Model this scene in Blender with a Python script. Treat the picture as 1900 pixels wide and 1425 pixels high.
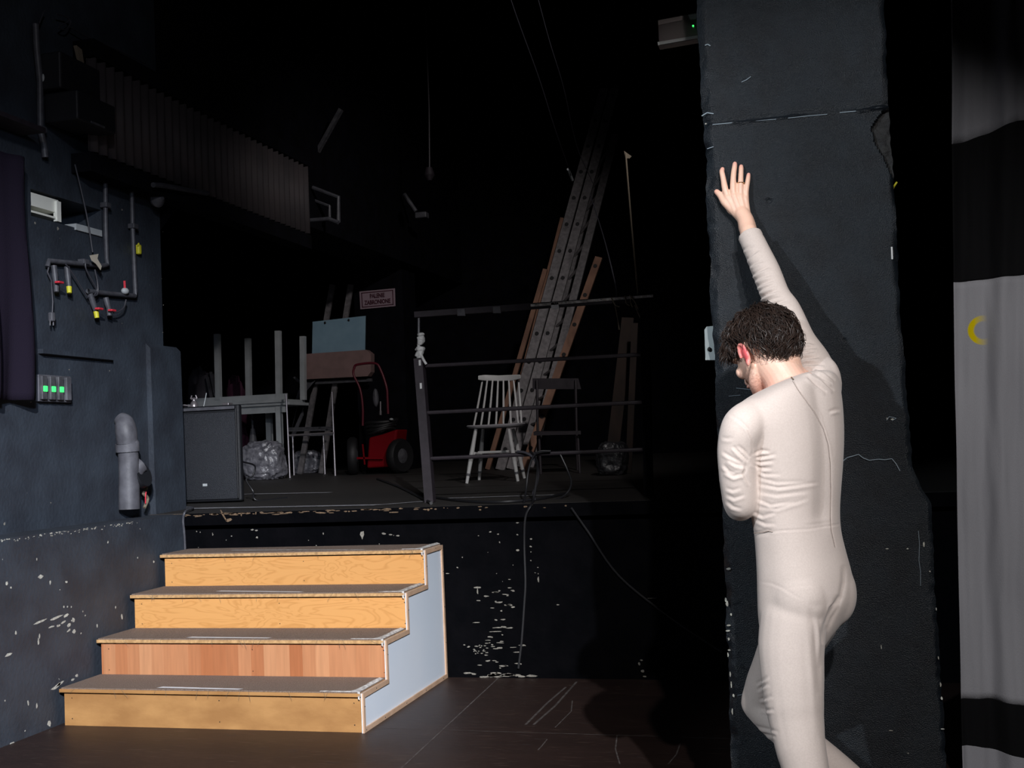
import bpy, bmesh, math, random
import numpy as np
from mathutils import Vector, Matrix, Quaternion, noise as mnoise
random.seed(7)
for o in list(bpy.data.objects): bpy.data.objects.remove(o)
SC = bpy.context.scene
COL = SC.collection
PI = math.pi

# ------------------------------------------------------------------ camera
FPX, CX, CY = 2135.0, 950.0, 712.5
CAM = np.array([0.0, 0.0, 1.32])
_cy = np.array([570.0, -82.5, -FPX]); _cy /= np.linalg.norm(_cy)
_cz = np.cross([1, .043, 0], _cy); _cz /= np.linalg.norm(_cz)
if _cz[1] < 0: _cz = -_cz
_cx = np.cross(_cy, _cz)
RC = np.array([_cx, _cy, _cz])
cam_data = bpy.data.cameras.new('camera'); cam_data.sensor_width = 36.0
cam_data.lens = FPX / 1900 * 36.0; cam_data.clip_start = .05; cam_data.clip_end = 100
cam = bpy.data.objects.new('camera', cam_data); COL.objects.link(cam)
M4 = Matrix([list(r) + [0] for r in RC] + [[0, 0, 0, 1]]); M4.translation = Vector(CAM)
cam.matrix_world = M4
SC.camera = cam

# ------------------------------------------------------------------ world, lights, exposure
SC.view_settings.view_transform = 'Standard'
SC.view_settings.look = 'None'
SC.view_settings.gamma = 1.0
SC.view_settings.exposure = 0.0
SC.view_settings.use_curve_mapping = False
w = bpy.data.worlds.new('dark_hall'); SC.world = w; w.use_nodes = True
w.node_tree.nodes['Background'].inputs[0].default_value = (.35, .42, 1.0, 1)
w.node_tree.nodes['Background'].inputs[1].default_value = .004

def spot(name, loc, aim, watts, color, deg, blend=.3, size=.06):
    d = bpy.data.lights.new(name, 'SPOT'); d.energy = watts; d.color = color
    d.spot_size = math.radians(deg); d.spot_blend = blend; d.shadow_soft_size = size
    o = bpy.data.objects.new(name, d); COL.objects.link(o); o.location = loc
    o.rotation_euler = (Vector(aim) - Vector(loc)).to_track_quat('-Z', 'Y').to_euler()
    return o
spot('stage_spot_right', (2.75, -5.0, 5.6), (-3.2, 4.7, .3), 8600, (.97, .97, 1.0), 28, .9, .05)
spot('stage_spot_left', (-2.6, -.9, 3.3), (.05, 3.6, 1.45), 500, (.82, .91, 1.0), 30, .6, .04)
spot('stage_spot_middle', (1.1, -2.4, 4.3), (.0, 3.5, 1.30), 780, (1.0, .97, .96), 30, .7, .05)
spot('stage_spot_wall', (.6, -1.0, 3.3), (-3.9, 4.2, .7), 1300, (.66, .78, 1.0), 44, 1.0, .2)
spot('stage_fill_back', (.2, 4.6, 4.9), (-4.0, 10.9, 1.6), 470, (1.0, .94, .93), 50, 1.0, .12)  # unseen fill lamp, placed to brighten the far end of the stage
spot('stage_fill_upper', (-.4, 1.0, 4.2), (-3.9, 5.2, 3.0), 95, (.93, .92, 1.0), 44, 1.0, .1)  # added fill for the duct and upper left wall, no fixture seen

# ------------------------------------------------------------------ pixel -> point on a known plane
def ray(x, y): return RC @ np.array([x - CX, -(y - CY), -FPX])
def P(x, y, X=None, Y=None, Z=None):
    d = ray(x, y)
    t = ((X - CAM[0]) / d[0] if X is not None else (Y - CAM[1]) / d[1] if Y is not None else (Z - CAM[2]) / d[2])
    return CAM + t * d
RAKE, STZ, STY = .022, .97, 6.28
def stz(Y): return STZ + RAKE * (Y - STY)
def PS(x, y):                                  # point on the raked stage floor
    d = ray(x, y); t = (CAM[2] - STZ + RAKE * STY) / (RAKE * d[1] - d[2])
    return CAM + t * d

# ------------------------------------------------------------------ object helpers
def origin(o):
    v = np.zeros(3)
    while o is not None: v += np.array(o.location); o = o.parent
    return v
def tag(o, label=None, cat=None, group=None, kind=None):
    if label: o['label'] = label
    if cat: o['category'] = cat
    if group: o['group'] = group
    if kind: o['kind'] = kind
    return o
def thing(name, label, cat, loc, group=None):
    o = bpy.data.objects.new(name, None); COL.objects.link(o); o.location = tuple(float(c) for c in loc)
    o.empty_display_size = .05
    return tag(o, label, cat, group)
def frame(d):
    d = np.array(d, float); d /= np.linalg.norm(d)
    a = np.array([0, 0, 1.0]) if abs(d[2]) < .9 else np.array([1.0, 0, 0])
    u = np.cross(a, d); u /= np.linalg.norm(u); return u, np.cross(d, u), d
class MB:
    def __init__(s): s.v = []; s.f = []; s.m = []; s.mi = 0
    def add(s, vs, fs):
        n = len(s.v); s.v += [tuple(float(c) for c in v) for v in vs]
        s.f += [tuple(i + n for i in f) for f in fs]; s.m += [s.mi] * len(fs); return s
    def box(s, c, size, rot=None, bev=0.0):
        c = np.array(c, float); h = np.array(size, float) / 2
        Rm = np.array(rot.to_matrix()) if rot is not None else np.eye(3)
        if bev <= 0:
            vs = [c + Rm @ (h * np.array(k)) for k in [(-1,-1,-1),(1,-1,-1),(1,1,-1),(-1,1,-1),(-1,-1,1),(1,-1,1),(1,1,1),(-1,1,1)]]
            return s.add(vs, [(0,3,2,1),(4,5,6,7),(0,1,5,4),(1,2,6,5),(2,3,7,6),(3,0,4,7)])
        bm = bmesh.new(); bmesh.ops.create_cube(bm, size=1)
        for v in bm.verts: v.co = Vector((v.co.x * size[0], v.co.y * size[1], v.co.z * size[2]))
        bmesh.ops.bevel(bm, geom=bm.edges[:], offset=bev, segments=2, affect='EDGES', profile=.5)
        bm.verts.index_update()
        s.add([c + Rm @ np.array(v.co) for v in bm.verts], [[v.index for v in f.verts] for f in bm.faces]); bm.free(); return s
    def box2(s, a, b, bev=0.0):
        a = np.array(a, float); b = np.array(b, float); return s.box((a + b) / 2, np.abs(b - a), None, bev)
    def cyl(s, p0, p1, r0, r1=None, n=16, cap=True):
        r1 = r0 if r1 is None else r1
        p0 = np.array(p0, float); p1 = np.array(p1, float); u, v, d = frame(p1 - p0)
        vs = []
        for p, r in ((p0, r0), (p1, r1)):
            for i in range(n):
                a = 2 * PI * i / n; vs.append(p + r * (math.cos(a) * u + math.sin(a) * v))
        fs = [(i, (i + 1) % n, n + (i + 1) % n, n + i) for i in range(n)]
        if cap: fs += [tuple(range(n - 1, -1, -1)), tuple(range(n, 2 * n))]
        return s.add(vs, fs)
    def bar(s, p0, p1, w, h, up=(0, 0, 1)):     # rectangular bar
        p0 = np.array(p0, float); p1 = np.array(p1, float); d = p1 - p0; d /= np.linalg.norm(d)
        u = np.cross(np.array(up, float), d)
        if np.linalg.norm(u) < 1e-4: u = np.cross([1.0, 0, 0], d)
        u /= np.linalg.norm(u); v = np.cross(d, u)
        vs = [p + a * u * w / 2 + b * v * h / 2 for p in (p0, p1) for a, b in ((-1,-1),(1,-1),(1,1),(-1,1))]
        return s.add(vs, [(0,3,2,1),(4,5,6,7),(0,1,5,4),(1,2,6,5),(2,3,7,6),(3,0,4,7)])
    def tube(s, pts, r, n=8, sm=4):             # smooth tube through points
        pts = [np.array(p, float) for p in pts]
        rs = list(r) if hasattr(r, '__len__') else [r] * len(pts)
        if len(pts) > 2 and sm > 1:
            q = []; qr = []
            E = [2 * pts[0] - pts[1]] + pts + [2 * pts[-1] - pts[-2]]
            for i in range(1, len(E) - 2):
                for k in range(sm):
                    t = k / sm; a, b, c, d = E[i - 1], E[i], E[i + 1], E[i + 2]
                    q.append(.5 * (2 * b + (c - a) * t + (2 * a - 5 * b + 4 * c - d) * t * t + (3 * b - a - 3 * c + d) * t ** 3))
                    qr.append(rs[i - 1] * (1 - t) + rs[i] * t)
            q.append(pts[-1]); qr.append(rs[-1]); pts, rs = q, qr
        u, v, d = frame(pts[1] - pts[0]); vs = []
        for i, p in enumerate(pts):
            t = pts[min(i + 1, len(pts) - 1)] - pts[max(i - 1, 0)]; t /= (np.linalg.norm(t) + 1e-9)
            u = u - t * (u @ t); u /= (np.linalg.norm(u) + 1e-9); v = np.cross(t, u)
            for k in range(n):
                a = 2 * PI * k / n; vs.append(p + rs[i] * (math.cos(a) * u + math.sin(a) * v))
        m = len(pts)
        fs = [(i * n + k, i * n + (k + 1) % n, (i + 1) * n + (k + 1) % n, (i + 1) * n + k) for i in range(m - 1) for k in range(n)]
        fs += [tuple(range(n - 1, -1, -1)), tuple(range((m - 1) * n, m * n))]
        return s.add(vs, fs)
    def lathe(s, prof, o, axis=(0, 0, 1), n=28):  # prof: (radius, height)
        u, v, d = frame(axis); o = np.array(o, float); vs = []
        for r, h in prof:
            for k in range(n):
                a = 2 * PI * k / n; vs.append(o + d * h + max(r, 1e-4) * (math.cos(a) * u + math.sin(a) * v))
        m = len(prof)
        fs = [(i * n + k, i * n + (k + 1) % n, (i + 1) * n + (k + 1) % n, (i + 1) * n + k) for i in range(m - 1) for k in range(n)]
        fs += [tuple(range(n - 1, -1, -1)), tuple(range((m - 1) * n, m * n))]
        return s.add(vs, fs)
    def ell(s, c, rad, axes=None, nu=24, nv=16):
        c = np.array(c, float); A = np.eye(3) if axes is None else np.array(axes, float).T; vs = []; fs = []
        vs.append(c + A @ (np.array([0, 0, 1]) * rad))
        for i in range(1, nv):
            for k in range(nu):
                t = PI * i / nv; a = 2 * PI * k / nu
                vs.append(c + A @ (np.array([math.sin(t) * math.cos(a), math.sin(t) * math.sin(a), math.cos(t)]) * rad))
        vs.append(c + A @ (np.array([0, 0, -1]) * rad))
        for k in range(nu): fs.append((0, 1 + k, 1 + (k + 1) % nu))
        for i in range(nv - 2):
            for k in range(nu):
                a = 1 + i * nu + k; b = 1 + i * nu + (k + 1) % nu; fs.append((a, a + nu, b + nu, b))
        e = len(vs) - 1; q = 1 + (nv - 2) * nu
        for k in range(nu): fs.append((e, q + (k + 1) % nu, q + k))
        return s.add(vs, fs)
    def prism(s, poly, vec):                    # polygon (3d points) extruded along vec
        poly = [np.array(p, float) for p in poly]; vec = np.array(vec, float); n = len(poly)
        vs = poly + [p + vec for p in poly]
        return s.add(vs, [tuple(range(n - 1, -1, -1)), tuple(range(n, 2 * n))] + [(i, (i + 1) % n, n + (i + 1) % n, n + i) for i in range(n)])
    def chip(s, c, u, v, nrm, w, h, ang=0.0, lift=.0012):   # flaked patch lying on a surface
        c = np.array(c, float) + np.array(nrm, float) * lift; k = random.choice((6, 7, 8)); vs = []
        ca, sa = math.cos(ang), math.sin(ang)
        for i in range(k):
            a = 2 * PI * i / k; q = random.uniform(.6, 1.1)
            x, y = math.cos(a) * w / 2 * q, math.sin(a) * h / 2 * q
            vs.append(c + (x * ca - y * sa) * np.array(u, float) + (x * sa + y * ca) * np.array(v, float))
        return s.add(vs, [tuple(range(k))])
    def build(s, name, mats, parent=None, smooth=False, fixn=True):
        if not isinstance(mats, (list, tuple)): mats = [mats]
        off = origin(parent) if parent is not None else np.zeros(3)
        me = bpy.data.meshes.new(name)
        me.from_pydata([tuple(np.array(v) - off) for v in s.v], [], s.f)
        for m in mats: me.materials.append(m)
        me.polygons.foreach_set('material_index', s.m)
        if fixn:
            bm = bmesh.new(); bm.from_mesh(me); bmesh.ops.recalc_face_normals(bm, faces=bm.faces[:]); bm.to_mesh(me); bm.free()
        if smooth:
            me.polygons.foreach_set('use_smooth', [True] * len(me.polygons))
            try: me.set_sharp_from_angle(angle=math.radians(42))
            except Exception: pass
        me.update()
        o = bpy.data.objects.new(name, me); COL.objects.link(o)
        if parent is not None: o.parent = parent
        return o

# ------------------------------------------------------------------ materials
def mat(name, col, rough=.6, metal=0.0, col2=None, nscale=8.0, bump=0.0, bscale=60.0, stretch=(1, 1, 1), mixlo=.35, mixhi=.65,
        emit=None, estr=0.0, spec=.5, alpha=1.0, trans=0.0, detail=6.0, sheen=0.0):
    m = bpy.data.materials.new(name); m.use_nodes = True; nt = m.node_tree; b = nt.nodes['Principled BSDF']
    b.inputs['Base Color'].default_value = (*col, 1); b.inputs['Roughness'].default_value = rough; b.inputs['Metallic'].default_value = metal
    b.inputs['Specular IOR Level'].default_value = spec; b.inputs['Alpha'].default_value = alpha
    b.inputs['Transmission Weight'].default_value = trans
    if sheen: b.inputs['Sheen Weight'].default_value = sheen
    tc = nt.nodes.new('ShaderNodeTexCoord'); mp = nt.nodes.new('ShaderNodeMapping'); mp.inputs['Scale'].default_value = stretch
    nt.links.new(tc.outputs['Object'], mp.inputs[0])
    if col2 is not None:
        n = nt.nodes.new('ShaderNodeTexNoise'); n.inputs['Scale'].default_value = nscale; n.inputs['Detail'].default_value = detail
        r = nt.nodes.new('ShaderNodeMapRange'); r.inputs[1].default_value = mixlo; r.inputs[2].default_value = mixhi
        mx = nt.nodes.new('ShaderNodeMix'); mx.data_type = 'RGBA'; mx.inputs[6].default_value = (*col, 1); mx.inputs[7].default_value = (*col2, 1)
        nt.links.new(mp.outputs[0], n.inputs['Vector']); nt.links.new(n.outputs['Fac'], r.inputs[0]); nt.links.new(r.outputs[0], mx.inputs[0])
        nt.links.new(mx.outputs[2], b.inputs['Base Color'])
    if bump:
        n2 = nt.nodes.new('ShaderNodeTexNoise'); n2.inputs['Scale'].default_value = bscale; n2.inputs['Detail'].default_value = 5
        bp = nt.nodes.new('ShaderNodeBump'); bp.inputs['Strength'].default_value = bump; bp.inputs['Distance'].default_value = .01
        nt.links.new(mp.outputs[0], n2.inputs['Vector']); nt.links.new(n2.outputs['Fac'], bp.inputs['Height']); nt.links.new(bp.outputs[0], b.inputs['Normal'])
    if emit is not None:
        b.inputs['Emission Color'].default_value = (*emit, 1); b.inputs['Emission Strength'].default_value = estr
    return m

M = {}
M['wall'] = mat('blue_black_wall_paint', (.035, .045, .060), .6, col2=(.023, .028, .038), nscale=5, bump=.35, bscale=45)
M['black'] = mat('black_stage_paint', (.0018, .0020, .0028), .8, col2=(.003, .003, .004), nscale=9, bump=.3, bscale=40, spec=.03)
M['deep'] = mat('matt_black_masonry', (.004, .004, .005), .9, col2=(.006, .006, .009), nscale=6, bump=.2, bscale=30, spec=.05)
M['plaster'] = mat('chipped_plaster', (.55, .55, .48), .8, col2=(.33, .31, .27), nscale=90)
M['plaster_dim'] = mat('worn_undercoat', (.30, .28, .24), .8, col2=(.16, .15, .13), nscale=120)
M['pillar'] = mat('blue_black_concrete_paint', (.0056, .0094, .0138), .42, col2=(.0030, .0050, .0078), nscale=14, bump=.45, bscale=330, spec=.38)
M['pillar_raw'] = mat('broken_concrete_edge', (.004, .004, .005), .8, col2=(.012, .012, .012), nscale=40, bump=.8, bscale=60)
M['ply'] = mat('varnished_plywood', (.68, .36, .115), .42, col2=(.50, .235, .060), nscale=3.2, stretch=(1, 1, 9), bump=.05, bscale=30)
M['ply_old'] = mat('worn_varnished_plywood', (.46, .24, .085), .5, col2=(.34, .165, .055), nscale=5, stretch=(1, 1, 2), bump=.08, bscale=50)
M['ply_edge'] = mat('plywood_edge', (.62, .38, .17), .6, col2=(.42, .24, .10), nscale=60)
M['carpet'] = mat('brown_grey_carpet', (.37, .28, .225), .95, col2=(.22, .16, .125), nscale=260, bump=.9, bscale=420, spec=.1, mixlo=.4, mixhi=.6)
M['tape'] = mat('white_gaffer_tape', (.88, .90, .92), .5, col2=(.75, .77, .79), nscale=30)
M['tape_old'] = mat('frayed_tape', (.75, .75, .73), .7, col2=(.35, .32, .3), nscale=50)
M['panel'] = mat('pale_blue_painted_panel', (.70, .79, .90), .5, col2=(.76, .83, .92), nscale=2)
M['pale_wood'] = mat('pale_pine_batten', (.62, .42, .29), .55, col2=(.52, .34, .22), nscale=12, stretch=(1, 1, 1))
M['metal_dark'] = mat('black_painted_steel', (.015, .011, .015), .55, col2=(.024, .018, .024), nscale=20, spec=.6)
M['metal_grey'] = mat('dull_grey_metal', (.12, .12, .13), .5, .3, col2=(.07, .07, .08), nscale=25)
M['pipe'] = mat('grey_painted_pipe', (.075, .078, .09), .5, col2=(.05, .05, .06), nscale=25)
M['pvc'] = mat('dusty_grey_plastic', (.11, .11, .125), .55, col2=(.06, .06, .07), nscale=12, bump=.1)
M['alu'] = mat('scuffed_aluminium', (.25, .235, .24), .5, .3, col2=(.16, .15, .155), nscale=30)
M['wood_ladder'] = mat('orange_brown_ladder_wood', (.26, .135, .085), .7, col2=(.17, .085, .055), nscale=14, stretch=(1, 1, .3))
M['white'] = mat('white_lacquer', (.50, .50, .50), .5, col2=(.52, .53, .52), nscale=10)
M['white_dim'] = mat('off_white_table_paint', (.46, .49, .50), .55, col2=(.38, .41, .42), nscale=8)
M['black_plastic'] = mat('black_plastic', (.012, .013, .016), .5, bump=.2, bscale=300)
M['rubber'] = mat('black_rubber', (.007, .007, .008), .6)
M['chrome'] = mat('tarnished_chrome', (.5, .46, .48), .3, .8)
M['red'] = mat('red_enamel', (.18, .0015, .006), .55, spec=.15)
M['red_dark'] = mat('dark_red_tubing', (.11, .008, .018), .45)
M['yellow'] = mat('yellow_plastic', (.62, .58, .03), .5)
M['red_plastic'] = mat('red_plastic', (.60, .03, .05), .5)
M['cardboard'] = mat('pink_brown_cardboard', (.27, .17, .16), .8, col2=(.22, .14, .13), nscale=10)
M['blue_board'] = mat('pale_blue_board', (.27, .42, .52), .6, col2=(.23, .37, .47), nscale=8)
M['plastic_film'] = mat('crumpled_clear_film', (.26, .26, .29), .28, col2=(.10, .10, .12), nscale=22, bump=1.0, bscale=26, spec=1.0)
M['dark_film'] = mat('dark_crumpled_film', (.03, .03, .033), .35, col2=(.012, .012, .014), nscale=20, bump=1.0, bscale=26)
M['cable'] = mat('black_cable', (.010, .010, .012), .45)
M['cable_grey'] = mat('grey_cable', (.042, .042, .052), .5)
M['rope'] = mat('dull_string', (.17, .14, .10), .8)
M['paper'] = mat('yellowed_paper', (.50, .45, .36), .8)
M['duct'] = mat('white_painted_duct', (.85, .86, .78), .5, emit=(.85, .88, .75), estr=0)
M['drape'] = mat('black_wool_drape', (.013, .010, .018), .95, bump=.3, bscale=200, spec=.05)
M['lip_wood'] = mat('worn_lip_wood', (.20, .13, .075), .8, col2=(.10, .065, .04), nscale=60)
M['edge_strip'] = mat('pale_edge_strip', (.42, .42, .45), .6, col2=(.25, .25, .27), nscale=20)
M['dark_wood'] = mat('dark_stained_wood', (.022, .012, .008), .9, col2=(.012, .007, .005), nscale=10, stretch=(1, 1, .3))
M['stagefloor'] = mat('black_stage_boards', (.020, .018, .017), .6, col2=(.034, .030, .027), nscale=6, stretch=(1, 9, 1), bump=.2)
M['led'] = mat('green_led', (.02, .8, .1), .4, emit=(.05, 1.0, .15), estr=1.6)
M['corr'] = mat('dusty_corrugated_sheet', (.050, .041, .043), .75, col2=(.034, .029, .032), nscale=4)
M['signpink'] = mat('sign_plate', (.34, .25, .29), .5)
M['signred'] = mat('sign_dark_red_print', (.06, .010, .022), .6)
M['skin'] = mat('fair_skin', (.80, .46, .34), .45, bump=.06, bscale=220)

def floor_material():
    m = bpy.data.materials.new('dark_brown_floor_sheets'); m.use_nodes = True; nt = m.node_tree; b = nt.nodes['Principled BSDF']
    tc = nt.nodes.new('ShaderNodeTexCoord')
    def noise(scale, st, det=6):
        mp = nt.nodes.new('ShaderNodeMapping'); mp.inputs['Scale'].default_value = st; nt.links.new(tc.outputs['Object'], mp.inputs[0])
        n = nt.nodes.new('ShaderNodeTexNoise'); n.inputs['Scale'].default_value = scale; n.inputs['Detail'].default_value = det
        nt.links.new(mp.outputs[0], n.inputs['Vector']); return n
    a = noise(3, (1, 3, 1)); s = noise(7, (1, 22, 1), 9)
    mx = nt.nodes.new('ShaderNodeMix'); mx.data_type = 'RGBA'; mx.inputs[6].default_value = (.016, .0085, .007, 1); mx.inputs[7].default_value = (.036, .019, .0155, 1)
    nt.links.new(a.outputs['Fac'], mx.inputs[0])
    r = nt.nodes.new('ShaderNodeMapRange'); r.inputs[1].default_value = .62; r.inputs[2].default_value = .72
    nt.links.new(s.outputs['Fac'], r.inputs[0])
    m2 = nt.nodes.new('ShaderNodeMix'); m2.data_type = 'RGBA'; m2.inputs[7].default_value = (.13, .085, .065, 1)
    nt.links.new(r.outputs[0], m2.inputs[0]); nt.links.new(mx.outputs[2], m2.inputs[6]); nt.links.new(m2.outputs[2], b.inputs['Base Color'])
    b.inputs['Roughness'].default_value = .5
    bp = nt.nodes.new('ShaderNodeBump'); bp.inputs['Strength'].default_value = .25; bp.inputs['Distance'].default_value = .004
    nt.links.new(s.outputs['Fac'], bp.inputs['Height']); nt.links.new(bp.outputs[0], b.inputs['Normal']); return m
M['floor'] = floor_material()
M['floor_mark'] = mat('chalky_scuff', (.11, .095, .09), .7, col2=(.045, .035, .032), nscale=30)

def parquet_material():
    m = bpy.data.materials.new('beech_strip_riser'); m.use_nodes = True; nt = m.node_tree; b = nt.nodes['Principled BSDF']
    tc = nt.nodes.new('ShaderNodeTexCoord'); sp = nt.nodes.new('ShaderNodeSeparateXYZ'); nt.links.new(tc.outputs['Object'], sp.inputs[0])
    f = nt.nodes.new('ShaderNodeMath'); f.operation = 'MULTIPLY'; f.inputs[1].default_value = 14; nt.links.new(sp.outputs[0], f.inputs[0])
    fl = nt.nodes.new('ShaderNodeMath'); fl.operation = 'FLOOR'; nt.links.new(f.outputs[0], fl.inputs[0])
    wn = nt.nodes.new('ShaderNodeTexWhiteNoise'); wn.noise_dimensions = '1D'; nt.links.new(fl.outputs[0], wn.inputs['W'])
    cr = nt.nodes.new('ShaderNodeValToRGB'); cr.color_ramp.elements[0].color = (.50, .175, .068, 1); cr.color_ramp.elements[1].color = (.68, .33, .16, 1)
    nt.links.new(wn.outputs['Value'], cr.inputs[0])
    mp = nt.nodes.new('ShaderNodeMapping'); mp.inputs['Scale'].default_value = (14, 1, 1); nt.links.new(tc.outputs['Object'], mp.inputs[0])
    n = nt.nodes.new('ShaderNodeTexNoise'); n.inputs['Scale'].default_value = 4; nt.links.new(mp.outputs[0], n.inputs['Vector'])
    mx = nt.nodes.new('ShaderNodeMix'); mx.data_type = 'RGBA'; mx.blend_type = 'MULTIPLY'; mx.inputs[0].default_value = .35
    nt.links.new(cr.outputs[0], mx.inputs[6]); nt.links.new(n.outputs['Fac'], mx.inputs[7]); nt.links.new(mx.outputs[2], b.inputs['Base Color'])
    b.inputs['Roughness'].default_value = .45; return m
M['parquet'] = parquet_material()

def grain_material(name, light, dark, sc=1.0):
    m = bpy.data.materials.new(name); m.use_nodes = True; nt = m.node_tree; b = nt.nodes['Principled BSDF']
    tc = nt.nodes.new('ShaderNodeTexCoord'); mp = nt.nodes.new('ShaderNodeMapping'); mp.inputs['Scale'].default_value = (1.1 * sc, 1, 5 * sc)
    nt.links.new(tc.outputs['Object'], mp.inputs[0])
    n = nt.nodes.new('ShaderNodeTexNoise'); n.inputs['Scale'].default_value = 2.0; n.inputs['Detail'].default_value = 3; n.inputs['Distortion'].default_value = .8
    nt.links.new(mp.outputs[0], n.inputs['Vector'])
    k = nt.nodes.new('ShaderNodeMath'); k.operation = 'MULTIPLY'; k.inputs[1].default_value = 22; nt.links.new(n.outputs['Fac'], k.inputs[0])
    fr = nt.nodes.new('ShaderNodeMath'); fr.operation = 'PINGPONG'; fr.inputs[1].default_value = 1; nt.links.new(k.outputs[0], fr.inputs[0])
    cr = nt.nodes.new('ShaderNodeValToRGB'); cr.color_ramp.elements[0].color = (*dark, 1); cr.color_ramp.elements[1].color = (*light, 1); cr.color_ramp.elements[1].position = .45
    nt.links.new(fr.outputs[0], cr.inputs[0]); nt.links.new(cr.outputs[0], b.inputs['Base Color']); b.inputs['Roughness'].default_value = .45
    return m
M['ply'] = grain_material('varnished_plywood_grain', (.70, .350, .115), (.60, .285, .085))


# ================================================================== SETTING
XL, XU = -3.76, -4.0                      # face of the low wall, face of the upper wall behind its ledge
LZ = .965
def face_X(X): return lambda x, y: P(x, y, X=X)
# ---- floor with its sheet seams and scuffs
fl = MB(); fl.box2((-6, -8, -.1), (4.5, STY, 0))
fl.mi = 1
def fstrip(a, b, wd, z=.0008):
    a = np.array([a[0], a[1], z]); b = np.array([b[0], b[1], z]); d = (b - a) / np.linalg.norm(b - a); n = np.array([-d[1], d[0], 0]) * wd / 2
    fl.add([a - n, b - n, b + n, a + n], [(0, 1, 2, 3)])
q0, q1 = P(745, 1425, Z=0), P(925, 1258, Z=0)
fstrip(q0 + (q0 - q1) * .6, q1, .008)
q0, q1 = P(690, 1350, Z=0), P(835, 1355, Z=0); fstrip(q0, q1, .004)
q0, q1 = P(835, 1355, Z=0), P(1365, 1371, Z=0); fstrip(q0, q1, .006); fstrip(q1, q1 + (q1 - q0) * 2, .006)
for pts in ([(1145, 1365), (1142, 1390), (1150, 1418)], [(1262, 1380), (1255, 1400), (1240, 1418)], [(1015, 1372), (1005, 1385), (998, 1392)],
            [(990, 1345), (1030, 1310), (1070, 1265)], [(975, 1345), (1015, 1305), (1050, 1275)], [(1030, 1350), (1060, 1320), (1062, 1300)]):
    ps = [P(x, y, Z=0) for x, y in pts]
    for a, b in zip(ps, ps[1:]): fstrip(a, b, .006 if pts[0][0] > 995 else .012)
for k in range(120):
    x = random.uniform(-3.6, .8); y = random.uniform(3.8, 6.2); L = random.uniform(.01, .07)
    fstrip((x, y), (x + L, y + random.uniform(-.006, .006)), random.uniform(.001, .003))
o = fl.build('floor', [M['floor'], M['floor_mark']]); tag(o, kind='structure')

# ---- low left wall with ledge
lw = MB(); lw.box2((XU - .3, -8, 0), (XL, STY, LZ)); lw.mi = 1
U, V, N = (0, 1, 0), (0, 0, 1), (1, 0, 0)
def lchip(x, y, wpx, hpx, ang=0.0):
    c = P(x, y, X=XL); k = (np.linalg.norm(c - CAM)) / FPX
    f = abs((P(x + 1, y, X=XL) - c)[1])           # metres of wall per horizontal pixel
    lw.chip(c, U, V, N, wpx * f, hpx * k, ang)
for a in [(75,1153,28,5,.12),(102,1147,30,6,.1),(122,1142,14,6,.1),(95,1163,14,4,0),(108,1161,8,5,0),(118,1154,12,4,.2),(128,1160,8,7,0),(136,1150,7,9,0),(127,1170,10,5,.3),(137,1172,7,10,0),
          (71,1190,4,14,.1),(73,1180,3,12,0),(12,1083,7,8,0),(20,1090,4,5,0),(75,1070,11,9,0),(93,1081,4,8,0),(123,1080,6,5,0),(118,1126,3,4,0),(125,1126,3,4,0),(132,1126,3,4,0),
          (15,1215,16,6,.1),(29,1174,5,7,0),(52,1305,4,12,.2),(68,1310,4,10,0),(91,1343,7,12,0),(22,1380,12,5,0),(105,1273,24,8,.25),(112,1268,18,6,.25),(142,1253,7,7,0),(134,1261,8,5,0),
          (226,1144,4,12,0),(214,1127,3,7,0),(180,1161,3,9,0),(158,1142,3,3,0),(200,1006,3,6,0),(255,1035,2,4,0),(68,1038,3,6,0),(285,1042,3,5,0),(150,1175,3,4,0),(46,1356,3,3,0),(9,1300,3,4,0)]:
    lchip(*a)
for k in range(46):
    y0 = random.uniform(-.5, 6.1); lw.chip((XL, y0, random.uniform(.05, .92)), U, V, N, random.uniform(.003, .012), random.uniform(.004, .012), random.uniform(0, 3))
for k in range(90):                                # chipped ledge edge
    t = random.random(); x = 0 + 255 * t; y = 1010 - 46 * t
    c = P(x, y, X=XL); dens = .4 + .6 * t
    lw.chip((XL, c[1], LZ - abs(random.gauss(0, .008)) - .004), U, V, N, random.uniform(.005, .03) * dens, random.uniform(.003, .009), random.uniform(-.2, .2))
o = lw.build('wall_left_low', [M['wall'], M['plaster']]); tag(o, kind='structure')

# ---- upper left wall: a thick slab with an arched wing opening and the hole for the duct
def yz(x, y): p = P(x, y, X=XU); return (p[1], p[2])
ya, za = yz(302, 600); arch = [yz(305, 430), yz(318, 400), yz(345, 372), yz(420, 362)]
hole = [yz(57, 350), yz(187, 381), yz(188, 432), yz(57, 400)]
h0, h1 = hole[0][0], hole[2][0]; hz1, hz0 = 2.78, 2.64
poly_low = []
uw = MB()
T = .45
def slab(y0, y1, z0, z1): uw.box2((XU - T, y0, z0), (XU, y1, z1))
hy0, hy1 = P(57, 370, X=XU)[1], P(188, 400, X=XU)[1]
hz_t0, hz_b0 = P(57, 350, X=XU)[2], P(57, 400, X=XU)[2]
slab(-8, hy0, LZ, 7.0)
uw.prism([(XU, hy0, LZ), (XU, hy1, LZ), (XU, hy1, hz_b0), (XU, hy0, hz_b0)], (-T, 0, 0))
uw.prism([(XU, hy0, hz_t0), (XU, hy1, hz_t0), (XU, hy1, 7.0), (XU, hy0, 7.0)], (-T, 0, 0))
slab(hy1, ya, LZ, 7.0)
prev = (ya, arch[0][1])
uw.mi = 2  # black slot puts shade into the colour of this far stretch
pts = [(ya, 7.0), (ya, arch[0][1])] + [a for a in arch[1:]] + [(13.0, arch[-1][1] + .05), (13.0, 7.0)]
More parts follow.
